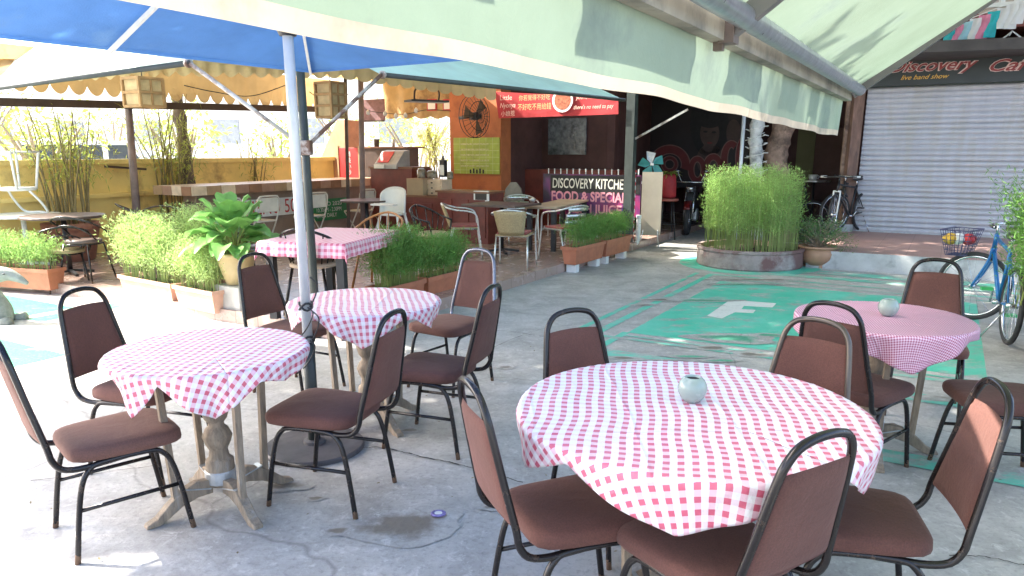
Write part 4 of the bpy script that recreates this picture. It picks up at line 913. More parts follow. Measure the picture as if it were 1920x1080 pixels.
def alu_chair(label, x, y, az, kind, z0=PZ):
    t = thing("aluminium_armchair", label, "chair", (x, y, z0), az, "aluminium armchairs on the terrace")
    for i in (-1, 1):
        MB().tube(catmull([(i*.25, .25, 0), (i*.24, .2, .4), (i*.26, .17, .60), (i*.27, .08, .66), (i*.265, -.1, .68)], 4), .0125, 8).build("front_leg", M_alu, t, True, False)
        MB().tube([(i*.22, -.26, 0), (i*.20, -.14, .44)], .0125, 8).build("rear_leg", M_alu, t, True, False)
    MB().tube(catmull([(-.265, -.1, .68), (-.24, -.22, .71), (-.13, -.29, .745), (0, -.31, .755), (.13, -.29, .745), (.24, -.22, .71), (.265, -.1, .68)], 4), .0125, 8).build("back_rail", M_alu, t, True, False)
    MB().tube([(-.22, .2, .42), (.22, .2, .42), (.2, -.17, .42), (-.2, -.17, .42)], .011, 7, True).build("seat_frame", M_alu, t, True, False)
    if kind == 'wicker':
        MB().grid(lambda u, v: ((u-.5)*(.32+.10*v), -.17-.11*v-.035*math.sin(math.pi*u), .44+.30*v), 8, 6).build("backrest", M_wick, t, True, False, thick=.014)
        MB().box((0, .01, .43), (.42, .38, .02)).build("seat", M_wick, t, False, False); MB().box((0, .01, .455), (.38, .36, .03)).build("cushion", M_cushion, t, False, False, bevel=.01)
    else:
        for k in range(3):
            z = .50+.09*k; MB().grid(lambda u, v, z=z: ((u-.5)*.36, -.19-(z-.45)*.36-.03*math.sin(math.pi*u), z+v*.055), 8, 1).build("back_slat", M_alu, t, True, False, thick=.008)
        MB().box((0, .01, .43), (.42, .38, .015)).build("seat", M_alu, t, False, False); MB().box((0, .01, .45), (.38, .36, .03)).build("cushion", M_cushion, t, False, False, bevel=.01)
    return t
ac = at(945, 505, PZ); alu_chair("aluminium and wicker armchair with its back to us, nearest on the terrace", .03, 9.55, 12, 'wicker')
alu_chair("aluminium slat-backed armchair with a maroon seat beside the near orange trough", .72, 10.3, -40, 'slat')
alu_chair("wicker and aluminium armchair seen side-on left of the dark square table", -.68, 10.5, 85, 'wicker')
alu_chair("dark-cushioned slat armchair behind the dark square table", .15, 12.3, 170, 'slat')
rtable("dark square table among the aluminium armchairs", -.15, 11.0, PZ, 0, .72, M_dwood, M_black, (.9, .8), AZ)
rtable("long pale wooden table in front of the kitchen sign", .75, 12.0, PZ, 0, .66, mat("pale_plank_top", (.40, .30, .20), .5, .2, 5), M_black, (1.9, .5), 110)
rtable("small dark oval table by the baby chair", *(hit(690, 440, gp(0, cb-1.1), WAZ).xy), PZ, .42, .70, M_dwood)
t = thing("napkin_dish", "small glass dish on the long pale table", "dish", (.33, 12.1, PZ+.66)); MB().lathe([(.03, 0), (.05, .03), (.052, .06), (.045, .06), (.03, .02)], 16).build("bowl", M_galv, t, True, False); MB().lathe([(.046, .055), (.01, .07)], 12).build("contents", M_whiteplas, t, True, False)

# ================================================================= COUNTER AREA AND CAFE FRONT
FP = Vector((1.92, 12.65, 0)); FAZ = 120.2; FN = -A
M_opil = mat("orange_painted_plaster", (.47, .15, .055), .7, .15, 3, .2, stain=(.33, .10, .045), sthr=.62)
M_dmar = mat("dark_maroon_wall", (.085, .035, .030), .7, .3, 2.5)
M_ceil = mat("dark_ceiling", (.06, .05, .045), .8, .3, 3)
t = thing("cafe_building", "low cafe building with an orange pillar and a dark kitchen behind", "building", (.5, 15, 0))
mb = MB(); p, q, z0_, z1_, nr = panel(mb, 848, 100, 940, 470, FP, FAZ, .35); mb.v = [(v[0], v[1], min(2.9, max(PZ-.02, v[2]))) for v in mb.v]; mb.build("orange_pillar", M_opil, t)
g0, gb0 = gab(p); g1, gb1 = gab(FP)
def gwall(nm, a0, b0, a1, b1_, z0, z1, th, m):
    P, Q = gp(a0, b0, z0), gp(a1, b1_, z0); d = (Q-P).normalized(); n_ = Vector((-d.y, d.x, 0))*th
    MB().prism([P, Q, Q+n_, P+n_], Zv*(z1-z0)).build(nm, m, t)
fa_, fb_ = gab(FP); bpil = gab(q)[1]; bpl = gab(p)[1]
gwall("kitchen_back_wall", fa_+1.6, bpil+.05, fa_+1.6, fb_+.9, 0, 2.95, .15, M_dmar)
gwall("kitchen_side_wall", fa_+.36, bpil, fa_+1.6, bpil, 0, 2.95, .12, M_dmar)
gwall("passage_side_wall", fa_+1.6, fb_+.9, fa_+6.0, fb_+1.3, 0, 2.95, .15, M_dmar)
MB().prism([gp(fa_-.1, bpl+.1, 2.95), gp(fa_+8.5, bpl+.1, 2.95), gp(fa_+8.5, -6.6, 2.95), gp(fa_+1.2, -6.6, 2.95), gp(fa_-.1, fb_-.6, 2.95)][::-1], Zv*.15).build("roof", M_ceil, t)
mb = MB(); panel(mb, 968, 225, 1012, 470, gp(fa_+1.58, 0), FAZ, .05, .06); mb.build("door", M_black, t)
mb = MB(); panel(mb, 1030, 222, 1100, 290, gp(fa_+1.58, 0), FAZ, .04, .06); mb.build("window", mat("dark_kitchen_glass", (.14, .15, .15), .1, .6, 9, .6, bscale=14), t)
mb = MB(); panel(mb, 948, 318, 1150, 470, gp(fa_+.9, 0), FAZ, .5, 0); mb.build("kitchen_counter", M_maroon, t)
t = thing("menu_board", "yellow-green menu board pinned on the orange pillar", "menu board", hit(895, 300, FP, FAZ))
mb = MB(); p, q, z0_, z1_, nr = panel(mb, 853, 258, 938, 326, FP, FAZ, .02, .03); mb.build("board", mat("lime_menu_paper", (.34, .42, .07), .5, .2, 6), t)
ml = MB(); mk = MB(); d = (q-p)
for r_ in range(5):
    zz = z0_+(z1_-z0_)*(.1+.18*r_)
    ml.prism([p+nr*.002+Zv*(zz-z0_), q+nr*.002+Zv*(zz-z0_), q+nr*.004+Zv*(zz-z0_), p+nr*.004+Zv*(zz-z0_)][::-1], Zv*.008)
for c_ in range(1, 7): x_ = p+d*c_/7; ml.prism([x_+nr*.002, x_+d*.008+nr*.002, x_+d*.008+nr*.005, x_+nr*.005][::-1], Zv*(z1_-z0_))
ml.build("ruled_lines", mat("pale_lime_line", (.50, .55, .22), .6), t)
M_mrow = mat("printed_dishes", (.7, .66, .4), .6, .1, 30, c2=(.30, .36, .06))
for r_ in range(5):
    o_ = p+d*.16+Zv*((z1_-z0_)*(.2+.15*r_))+nr*.006; MB().prism([o_, o_+d*.62, o_+d*.62+nr*.002, o_+nr*.002][::-1], Zv*.03).build("menu_row", M_mrow, t)
mb = MB()
for k in range(5): o_ = p+d*(.36+.07*k)+nr*.006+Zv*.01; mb.prism([o_, o_+d*.035, o_+d*.03+nr*.002, o_+nr*.002][::-1], Zv*(.07+.02*(k % 2)))
mb.build("small_figures", M_black, t)
# wall fan
fp_ = hit(893, 218, FP+FN*.45, FAZ); t = thing("wall_fan", "large black wire-caged fan on the orange pillar beside the red banner", "fan", fp_, 128)
for k in range(12):
    a = k*math.pi/12; MB().tube([(math.cos(a)*.37, (.10-.10*abs(s__))*1, math.sin(a)*.37*1) if 0 else (math.cos(a)*s__*.37, .10*(1-s__*s__), math.sin(a)*s__*.37) for s__ in (-1, -.6, -.2, .2, .6, 1)], .004, 4).build("cage_wire", M_black, t, True, False)
for r_, y_ in ((.37, 0), (.25, .055), (.12, .09), (.37, -.08)): MB().tube([(math.cos(a)*r_, y_, math.sin(a)*r_) for a in [i*.2618 for i in range(24)]], .006, 5, True).build("cage_ring", M_black, t, True, False)
for k in range(3):
    a = k*2.094; MB().prism([(math.cos(a+b_)*r_, -.02+.02*b_, math.sin(a+b_)*r_) for r_, b_ in ((.05, -.3), (.32, -.1), (.33, .55), (.06, .5))], (0, .004, 0)).build("blade", mat("brown_fan_blade", (.20, .12, .07), .4), t, False, False)
MB().tube([(0, -.10, 0), (0, .02, 0)], .07, 14).build("motor", M_black, t, True, False); MB().tube([(0, -.1, 0), (0, -.4, -.02)], .03, 10).build("bracket", M_black, t, True, False)
# red banner
BPl = FP+FN*.5; t = thing("red_banner", "red hanging banner with pale lettering and a round food picture", "banner", hit(1040, 222, BPl, FAZ))
P0, P1, P2, P3 = hit(935, 222, BPl, FAZ), hit(1160, 214, BPl, FAZ), hit(1160, 183, BPl, FAZ), hit(928, 172, BPl, FAZ)
MB().grid(lambda u, v: P0.lerp(P1, u).lerp(P3.lerp(P2, u), v)+FN*.015*math.sin(u*14), 30, 6).build("cloth", mat("red_banner_cloth", (.40, .022, .028), .6, .15, 3), t, True)
bd = (P1-P0).normalized(); M_gold = mat("pale_gold_ink", (.75, .42, .18), .6); M_pinki = mat("pale_pink_ink", (.80, .55, .45), .6)
bw, bh = (P1-P0).length, (P3-P0).length
for s_, u, v, h_, wd_, m_ in (("Little", .02, .66, .15, .17, M_pinki), ("Nyonya", .02, .38, .15, .22, M_pinki), ("小娘惹", .03, .08, .13, .2, M_pinki), ("你若覺得不好吃", .19, .62, .13, .29, M_gold), ("不好吃不用給錢", .18, .28, .15, .31, M_gold), ("you're not satisfied", .67, .56, .12, .30, M_pinki), ("there's no need to pay", .65, .22, .12, .34, M_pinki)):
    text(s_, P0+bd*bw*u+Zv*bh*v+FN*.035, bd, Zv, h_*.76, m_, t, shear=.25 if 'y' in s_ else 0, width=bw*wd_*.92 if wd_ > .25 else bw*wd_*.62, ext=.003)
cc = P0+bd*bw*.56+Zv*bh*.55+FN*.036
for r_, m_, o_ in ((.19, M_whitep, 0), (.15, mat("food_picture", (.35, .10, .05), .5, .7, 26), .003)):
    MB().add([cc+FN*o_+bd*math.cos(a)*r_+Zv*math.sin(a)*r_ for a in [i*.2618 for i in range(24)]], [tuple(range(24))]).build("plate_picture", m_, t)
# kitchen sign
SP = hit(1110, 400, FP+FN*.12, FAZ); SP = FP+FN*.16; t = thing("kitchen_sign", "purple sign reading Discovery Kitchen Food and Special Fresh Juice, on the white picket rail", "sign", hit(1110, 404, SP, FAZ))
mb = MB(); p, q, z0_, z1_, nr = panel(mb, 1018, 327, 1199, 404, SP, FAZ, .025)
m, tt_, pr, o, tc = newmat("purple_glow_print"); sx = nn(tt_, 'ShaderNodeTexNoise'); sx.inputs['Scale'].default_value = 2.6; tt_.links.new(tc.outputs['Object'], sx.inputs[0])
tt_.links.new(ramp(tt_, sx.outputs[0], [(.38, (.03, .02, .04)), (.5, (.12, .03, .13)), (.6, (.30, .03, .12)), (.72, (.05, .06, .25))]), pr.inputs['Base Color']); pr.inputs['Roughness'].default_value = .4
mb.build("board", m, t); d = (q-p); W_ = d.length; Hh = z1_-z0_; M_ivory = mat("ivory_ink", (.72, .70, .62), .5); M_pk = mat("pink_ink", (.72, .30, .36), .5); M_blk2 = mat("black_ink", (.01, .01, .012), .5)
MB().prism([p+nr*.002+Zv*Hh*.55+d*.08, q+nr*.002+Zv*Hh*.55, q+nr*.006+Zv*Hh*.55, p+nr*.006+Zv*Hh*.55+d*.08][::-1], Zv*Hh*.42).build("black_band", M_blk2, t)
text("DISCOVERY KITCHEN", p+d*.10+Zv*Hh*.66, d, Zv, Hh*.34, M_ivory, t, off=.012, width=W_*.79, ext=.009, shear=.05)
text("FOOD & SPECIAL", p+d*.09+Zv*Hh*.345, d, Zv, Hh*.33, M_pk, t, off=.03, width=W_*.78, ext=.009)
text("FRESH JUICE", p+d*.22+Zv*Hh*.06, d, Zv, Hh*.30, M_pk, t, off=.03, width=W_*.60, ext=.009)
t = thing("picket_rail", "white picket railing carrying the kitchen sign", "railing", (p+q)/2*1); t.location.z = PZ
for k in range(15):
    b_ = p+d*(.04+k*.066)-nr*.06; MB().bar(Vector((b_.x, b_.y, PZ)), Vector((b_.x, b_.y, z1_+.09)), .028, .016).build("picket", M_whitep, t)
for zz in (PZ+.15, z1_-.12): MB().bar(Vector((p.x, p.y, zz))-nr*.045, Vector((q.x, q.y, zz))-nr*.045, .02, .04).build("rail", M_whitep, t)
# striped pole and white pipe by the sign
sp_ = hit(1187, 400, SP+FN*.12, FAZ); t = thing("striped_pole", "slim red and white striped pole beside the kitchen sign", "pole", (sp_.x, sp_.y, 0))
m_, t_, pr_, o_, tc_ = newmat("barber_stripes"); sp3 = nn(t_, 'ShaderNodeSeparateXYZ'); t_.links.new(tc_.outputs['Object'], sp3.inputs[0])
t_.links.new(mix(t_, math_(t_, 'GREATER_THAN', math_(t_, 'FRACT', math_(t_, 'ADD', math_(t_, 'MULTIPLY', sp3.outputs[2], 8), math_(t_, 'MULTIPLY', sp3.outputs[0], 12))), .5), (.7, .68, .66), (.5, .03, .05)), pr_.inputs['Base Color'])
MB().lathe([(.026, .12), (.026, 1.25)], 14).build("pole", m_, t, True, False); MB().lathe([(.035, 1.25), (.035, 1.28), (.01, 1.30)], 14).build("cap", M_red, t, True, False)
wp = hit(1196, 460, SP+FN*.05, FAZ); t = thing("white_pipe", "bent white drain pipe at the foot of the kitchen sign", "pipe", (wp.x, wp.y, 0)); MB().tube(catmull([(0, 0, .55), (0, 0, .2), (-.03, -.02, .1), (-.14, -.07, .05), (-.3, -.15, .04)], 5), .035, 12).build("pipe", M_whitep, t, True, False); MB().lathe([(.042, .5), (.042, .56)], 12).build("collar", M_whitep, t, True, False)
# A-frame board
ap_ = at(1218, 462); t = thing("easel_board", "blank beige board on thin bent metal legs right of the kitchen sign", "board", ap_, 20)
MB().box((0, 0, .72), (.34, .03, 1.05)).build("board", mat("beige_board", (.42, .36, .28), .7, .1, 3), t, False, False)
for i in (-1, 1): MB().tube(catmull([(i*.12, .0, .3), (i*.14, -.06, .15), (i*.18, -.14, 0)], 4), .010, 6).build("leg", M_alu, t, True, False)
# counter clutter
CP = gp(gab(cR)[0]+.3, cb-.2); CPy = 13.2
def cbox(nm, label, cat, x0, y0, x1, y1, y, th, m, part="body", extra=None, az=FAZ, zmin=None):
    P = aty((x0+x1)/2, y1, y); mb = MB(); p, q, z0_, z1_, nr = panel(mb, x0, y0, x1, y1, P, az, th)
    t = thing(nm, label, cat, ((p+q)/2-nr*th/2)); mb.build(part, m, t, bevel=.006)
    if extra: extra(t, p, q, z0_, z1_, nr)
    return t
def ex_shelf(t, p, q, z0_, z1_, nr):
    MB().prism([p+nr*.02-(q-p)*.03+Zv*(z1_-z0_), q+nr*.02+(q-p)*.03+Zv*(z1_-z0_), q-nr*.5+(q-p)*.03+Zv*(z1_-z0_), p-nr*.5-(q-p)*.03+Zv*(z1_-z0_)], Zv*.03).build("top", M_woodb, t)
cbox("maroon_cabinet", "maroon reception cabinet at the right end of the bar counter", "cabinet", 700, 316, 776, 450, 13.4, .6, M_maroon, extra=ex_shelf)
def ex_side(t, p, q, z0_, z1_, nr):
    ex_shelf(t, p, q, z0_, z1_, nr); d = q-p
    for k in range(3): MB().prism([p+d*(.04+.33*k)+nr*.001+Zv*.1, p+d*(.30+.33*k)+nr*.001+Zv*.1, p+d*(.30+.33*k)+nr*.02+Zv*.1, p+d*(.04+.33*k)+nr*.02+Zv*.1][::-1], Zv*(z1_-z0_-.2)).build("door", M_maroon, t)
cbox("maroon_sideboard", "low maroon sideboard with panelled doors behind the baby chair", "sideboard", 752, 370, 850, 455, 12.6, .45, M_maroon, extra=ex_side)
cbox("wooden_desk", "maroon desk with pale drawers of papers left of the long table", "desk", 822, 362, 915, 455, 12.2, .5, M_maroon, extra=ex_side)
def ex_drawers(t, p, q, z0_, z1_, nr):
    d = q-p
    for k in range(3): MB().prism([p+d*.05+nr*.001+Zv*((z1_-z0_)*(k/3+.03)), q-d*.05+nr*.001+Zv*((z1_-z0_)*(k/3+.03)), q-d*.05+nr*.018+Zv*((z1_-z0_)*(k/3+.03)), p+d*.05+nr*.018+Zv*((z1_-z0_)*(k/3+.03))][::-1], Zv*(z1_-z0_)*.27).build("drawer", cols[0], t); o_ = (p+q)/2+nr*.02+Zv*((z1_-z0_)*(k/3+.14)); MB().box(o_, (.03, .03, .02)).build("knob", M_black, t)
cbox("drawer_box", "small pale wooden drawer box on the maroon sideboard", "drawer box", 794, 337, 829, 366, 12.7, .3, cols[0], extra=ex_drawers)
cbox("cardboard_box", "plain tan box on the sideboard beside the drawer box", "box", 763, 336, 793, 366, 12.7, .3, mat("tan_card", (.36, .26, .16), .8, .1, 4), extra=lambda t, p, q, a, b, nr: MB().prism([p+Zv*(b-a), q+Zv*(b-a), q-nr*.3+Zv*(b-a), p-nr*.3+Zv*(b-a)], Zv*.01).build("lid", cols[2], t))
def ex_post(t, p, q, z0_, z1_, nr):
    text("現炒小菜", p+(q-p)*.55+Zv*(z1_-z0_)*.15, Zv, -(q-p), .18, M_whitep, t, width=(z1_-z0_)*.7, ext=-.004) if 0 else None
    for k, ch_ in enumerate("精美小炒"): text(ch_, p+(q-p)*.40+Zv*((z1_-z0_)*(.72-.2*k)), q-p, Zv, .11, M_whitep, t, ext=.004)
    for e0, e1 in ((-.06, 0), (1, 1.06)): MB().prism([p+(q-p)*e0+nr*.01, p+(q-p)*e1+nr*.01, p+(q-p)*e1-nr*.04, p+(q-p)*e0-nr*.04], Zv*(z1_-z0_+.03)).build("frame_side", mat("pale_timber", (.45, .33, .18), .6), t)
cbox("red_poster_panel", "red poster panel with white vertical characters at the end of the bar", "poster", 637, 277, 674, 334, 14.3, .04, M_red, extra=ex_post)
cbox("back_shelf", "dark shelf unit behind the cash register with cups on its top board", "shelf", 678, 278, 765, 335, 14.5, .35, M_beam, extra=ex_shelf)
for i, (x0, x1, y0, lb) in enumerate(((701, 712, 261, "dark brown cup on the shelf behind the register"), (735, 741, 262, "slim grey cup on the shelf behind the register"))):
    p = aty((x0+x1)/2, 275, 14.6); t = thing("cup", lb, "cup", p); r_ = (x1-x0)/2/95; MB().lathe([(r_*.8, 0), (r_, .14), (r_*.9, .14), (r_*.75, .01)], 14).build("body", M_beam if not i else M_galv, t, True, False); MB().lathe([(r_*.85, .12), (.005, .12)], 12).build("contents", M_dark, t, True, False)
rp = aty(735, 316, 13.55); t = thing("cash_register", "grey and red cash register sloping on the maroon cabinet", "cash register", rp, 30)
MB().prism([(-.28, -.2, 0), (.05, -.2, 0), (.28, .1, 0), (.28, .2, .34), (-.05, .2, .34)][:0] or [(-.25, -.2, 0), (-.25, .2, 0), (-.25, .2, .32), (-.25, .05, .30), (-.25, -.18, .08)], (.5, 0, 0)).build("body", mat("grey_plastic", (.30, .30, .31), .5), t, False, False)
MB().prism([(-.2, -.16, .105), (-.2, .03, .29), (-.2, .026, .295), (-.2, -.165, .11)], (.25, 0, 0)).build("keypad", M_red, t, False, False)
MB().box((-.12, -.21, .04), (.22, .02, .07)).build("display", M_whiteplas, t, False, False)
cbox("tall_bottle", "tall dark bottle with a white label beside the register", "bottle", 824, 300, 833, 332, 12.9, .1, M_black, extra=lambda t, p, q, a, b, nr: (MB().prism([p+nr*.002+Zv*.03, q+nr*.002+Zv*.03, q+nr*.006+Zv*.03, p+nr*.006+Zv*.03][::-1], Zv*(b-a)*.6).build("label", M_whiteplas, t), MB().lathe([(.02, 0), (.015, .07)], 10, tuple((p+q)/2-nr*.05+Zv*(b-a))).build("neck", M_black, t)))
for i, (x0, x1, y0, y1) in enumerate(((782, 798, 316, 334), (800, 820, 320, 334), (838, 850, 322, 336))):
    p = aty((x0+x1)/2, y1, 12.9); t = thing("glass_jar", ["glass jar left of the tall bottle, behind the drawer box", "wide glass jar just left of the tall bottle", "small jar between the tall bottle and the orange pillar"][i], "jar", p); r_ = (x1-x0)/2/107; h_ = (y1-y0)/107
    MB().lathe([(r_*.9, 0), (r_, .02), (r_, h_*.8), (r_*.7, h_*.9)], 16).build("body", mat("smoky_glass", (.20, .17, .13), .15, .5, 20), t, True, False); MB().lathe([(r_*.72, h_*.88), (r_*.72, h_)], 14).build("lid", M_galv, t, True, False)
cbox("framed_notice", "framed notice leaning on the desk beneath the orange pillar", "notice", 888, 358, 916, 382, 12.0, .03, M_whiteplas, extra=lambda t, p, q, a, b, nr: MB().prism([p+(q-p)*.12+nr*.002+Zv*.06, q-(q-p)*.12+nr*.002+Zv*.06, q-(q-p)*.12+nr*.005+Zv*.06, p+(q-p)*.12+nr*.005+Zv*.06][::-1], Zv*.10).build("print", M_ceil, t))
p = at(962, 470, PZ); t = thing("folded_surfboard_sign", "pale rounded upright board standing in the dark doorway", "board", (.02, 13.3, PZ), 20)
MB().prism([(-.18, 0, 0), (.18, 0, 0), (.19, 0, .6), (.14, 0, .82), (.05, 0, .93), (-.05, 0, .93), (-.14, 0, .82), (-.19, 0, .6)], (0, .05, 0)).build("panel", mat("grey_pale_board", (.28, .26, .23), .6, .25, 5), t, False, False); MB().box((.04, -.006, .35), (.13, .01, .25)).build("opening", M_ceil, t, False, False)
# hanging screen, sloping pier, wall frames
p = aty(800, 190, 11.8); t = thing("hanging_screen", "flat black screen on a bracket hung under the pavilion beam", "screen", p, 150)
MB().box((0, 0, 0), (.62, .30, .03), 0).build("screen", M_black, t, False, False)
for i in (-1, 1): MB().tube(catmull([(i*.2, 0, .02), (i*.2, .02, .14), (i*.13, .0, .22)], 3), .014, 6).build("bracket_arm", M_beam, t, True, False)
P = aty(620, 330, 15.4); mb = MB(); p = [hit(585, 335, P, FAZ), hit(652, 335, P, FAZ), hit(652, 225, P, FAZ), hit(632, 225, P, FAZ)]; t = thing("sloping_pier", "salmon brick pier with a sloping left edge at the end of the yellow wall", "pier", P)
MB().prism([v-Zv*0 for v in p], A*.4).build("pier", mat("salmon_brick", (.45, .24, .14), .8, .2, 6, .3), t); MB().prism([p[0]-Zv*1.3, p[1]-Zv*1.3, p[1], p[0]], A*.4).build("pier_base", mat("salmon_brick", (.45, .24, .14), .8), t)
cbox("electric_box", "beige electric box seen through the gap above the register", "electric box", 774, 242, 800, 266, 17, .15, mat("beige_box", (.45, .36, .25), .6), extra=lambda t, p, q, a, b, nr: MB().box((p+q)/2+nr*.01+Zv*.12, (.06, .02, .05)).build("switch", M_black, t))
M_tarp = mat("dirty_yellow_tarp", (.42, .28, .11), .8, .25, 2.4, .2, trans=.25, stain=(.25, .15, .06), sthr=.55)
t = thing("tarp_screen", "dirty yellow tarp hanging under the pavilion between the post and the orange pillar", "tarp", aty(780, 200, 15.2))
P = aty(780, 200, 15.0); a_, b_ = hit(720, 218, P, FAZ), hit(850, 218, P, FAZ)
MB().grid(lambda u, v: a_.lerp(b_, u)+Zv*(v*.75-.05*abs(math.sin(u*14))*(1-v))+FN*.03*math.sin(u*25), 50, 5).build("tarp", M_tarp, t, True)
for k, x_ in enumerate((813, 843)):
    mb = MB(); p, q, z0_, z1_, nr = panel(mb, x_-9, 186, x_+9, 208, P, FAZ, .02, .06); t2 = thing("framed_certificate", ["framed certificate under the pavilion, left of the other one", "framed certificate touching the orange pillar"][k], "certificate", (p+q)/2); mb.build("frame", M_red, t2)
    d = q-p; MB().prism([p+d*.12+nr*.002+Zv*.03, q-d*.12+nr*.002+Zv*.03, q-d*.12+nr*.006+Zv*.03, p+d*.12+nr*.006+Zv*.03][::-1], Zv*(z1_-z0_-.06)).build("paper", M_whiteplas, t2)
cbox("purple_blind", "purple-grey ribbed blind hanging below the pavilion left of the tarp", "blind", 680, 186, 721, 227, 14.6, .03, mat("plum_blind", (.20, .11, .12), .7, .3, 12), extra=lambda t, p, q, a, b, nr: MB().bar(p+nr*.02, q+nr*.02, .03, .03).build("bottom_bar", M_beam, t))
# string of bulbs
t = thing("bulb_string", "string of small round bulbs under the pavilion beam near the tarp", "string lights", aty(740, 205, 12.9)); P = aty(740, 205, 12.9)
pts = [hit(x, y, P, FAZ) for x, y in ((676, 195), (690, 207), (722, 212), (760, 214), (800, 206), (845, 208))]; MB().tube(catmull(pts, 5), .006, 5).build("wire", M_black, t)
for x, y in ((690, 209), (722, 211), (742, 215), (760, 214), (780, 205)): q = hit(x, y, P, FAZ); MB().lathe([(.008, .03), (.03, .0), (.034, -.03), (.02, -.055), (.0, -.06)], 12, tuple(q)).build("bulb", M_whiteplas, t, True)

# ================================================================= PASSAGE, MURAL
RB = gab(hit(1590, 300, S0 := at(1690, 437, .25), FAZ)); RPst = hit(1592, 300, at(1690, 437, .25), FAZ)
t = thing("rear_wall", "dark rear wall of the covered passage behind the trees", "wall", gp(RB[0]+4, -2.4))
MB().prism([gp(fa_+6, fb_+1.5, 0), gp(fa_+6, -8.5, 0), gp(fa_+6.2, -8.5, 0), gp(fa_+6.2, fb_+1.5, 0)][::-1], Zv*2.95).build("panel", M_dmar, t)
RW = gp(fa_+5.98, -4)
mb = MB(); panel(mb, 1490, 230, 1523, 330, gp(fa_+5.9, -4), FAZ, .04, .03); mb.build("olive_panel", mat("olive_board", (.17, .16, .07), .7, .1, 3), t)
mb = MB(); panel(mb, 1523, 240, 1572, 340, gp(fa_+5.9, -4), FAZ, .04, .03); mb.build("brown_panel", mat("brown_board", (.12, .06, .045), .7, .2, 3), t)
MP = gp(fa_+4.2, -3); t = thing("wall_mural", "dark wall mural with a woman's face above big curved red letters", "mural", hit(1290, 340, MP, FAZ))
mb = MB(); p, q, z0_, z1_, nr = panel(mb, 1180, 160, 1398, 352, MP, FAZ, .06); M_mur = mat("dark_mural_paint", (.10, .012, .012), .6, .9, 1.2, c2=(.012, .010, .012)); mb.build("panel", M_mur, t)
M_skinp = mat("dim_painted_skin", (.06, .036, .03), .7, .3, 4); M_hairp = mat("painted_black_hair", (.008, .007, .008), .7); M_redp = mat("dim_red_paint", (.12, .012, .012), .6, .2, 4); M_pinkl = mat("dull_pink_outline", (.17, .08, .07), .6)
def mp(x, y, o=0): v = hit(x, y, MP, FAZ); return v+nr*o
def ell(cx, cy, rx, ry, o, m, nm, a0=0, a1=360, n=36):
    P = [mp(cx+math.cos(R(a0+(a1-a0)*i/n))*rx, cy-math.sin(R(a0+(a1-a0)*i/n))*ry, o) for i in range(n+(a1-a0 != 360))]; P = P if a1-a0 != 360 else P[:n]
    MB().add(P, [tuple(range(len(P)))]).build(nm, m, t)
ell(1330, 232, 36, 62, .004, M_hairp, "painted_hair"); ell(1331, 250, 18, 27, .008, M_skinp, "painted_face"); ell(1331, 228, 22, 12, .011, M_hairp, "painted_fringe"); ell(1323, 247, 4, 2, .012, M_hairp, "painted_eye"); ell(1339, 248, 4, 2, .012, M_hairp, "painted_eye"); ell(1331, 268, 5, 2, .012, M_redp, "painted_mouth"); ell(1332, 300, 26, 30, .004, M_skinp, "painted_shoulder"); ell(1328, 277, 10, 8, .010, M_skinp, "painted_hand")
ell(1376, 250, 14, 26, .005, M_skinp, "painted_second_figure")
def arcs(cx, cy, rx, ry, a0, a1, w_, nm="red_letter"):
    for rr, m_, o_, ww in ((1, M_pinkl, .012, w_+4), (1, M_redp, .016, w_)):
        mb = MB(); n = 26
        for i in range(n):
            A0, A1 = R(a0+(a1-a0)*i/n), R(a0+(a1-a0)*(i+1)/n)
            mb.add([mp(cx+math.cos(A0)*(rx+ww/2), cy-math.sin(A0)*(ry+ww/2), o_), mp(cx+math.cos(A1)*(rx+ww/2), cy-math.sin(A1)*(ry+ww/2), o_), mp(cx+math.cos(A1)*(rx-ww/2), cy-math.sin(A1)*(ry-ww/2), o_), mp(cx+math.cos(A0)*(rx-ww/2), cy-math.sin(A0)*(ry-ww/2), o_)], [(0, 1, 2, 3)])
        mb.build(nm if m_ is M_redp else "letter_outline", m_, t)
arcs(1256, 308, 30, 28, -20, 200, 14); arcs(1256, 308, 12, 12, 0, 360, 5); arcs(1308, 318, 12, 20, 0, 360, 9); arcs(1338, 316, 14, 22, 0, 360, 10); arcs(1372, 300, 14, 30, 60, 270, 11); arcs(1395, 296, 10, 34, 90, 300, 9)
t2 = thing("teal_crate_bench", "teal bench top with a teal pinwheel behind the beige easel board", "bench", at(1245, 410)+Vector((.3, 2.2, 0)), 20)
bp_ = aty(1260, 335, 14.6); MB().box((0, 0, bp_.z-.02+.0), (1.25, .4, .30)).build("bench_top", mat("teal_paint", (.06, .20, .19), .5, .3, 4), t2, False, False); 
for i in (-1, 1): MB().box((i*.5, 0, .55), (.06, .35, 1.1)).build("leg", M_black, t2, False, False)
pw = hit(1222, 308, ap_+Vector((0, .6, 0)), 90); t = thing("pinwheel", "teal and grey garden pinwheel above the easel board", "pinwheel", (pw.x, pw.y, 0))
for k in range(5):
    a = k*1.2566; MB().add([(0, 0, pw.z), (math.cos(a)*.20, -.02, pw.z+math.sin(a)*.20), (math.cos(a+.7)*.24, .05, pw.z+math.sin(a+.7)*.24), (math.cos(a+1.1)*.12, .01, pw.z+math.sin(a+1.1)*.12)], [(0, 1, 2, 3)]).build("vane", M_galv if k == 1 else mat("teal_paint2", (.05, .26, .25), .4, .2, 5), t, False, False, thick=.004)
MB().tube([(0, .03, 0), (0, .03, pw.z)], .010, 6).build("stick", M_whitep, t, True, False); MB().lathe([(.03, -.02), (.03, .02)], 12, (0, -.03, pw.z)).build("hub", M_whitep, t, False, False)
st = at(1248, 448); t = thing("bar_stool", "dark round stool with a reddish seat behind the easel board", "stool", st)
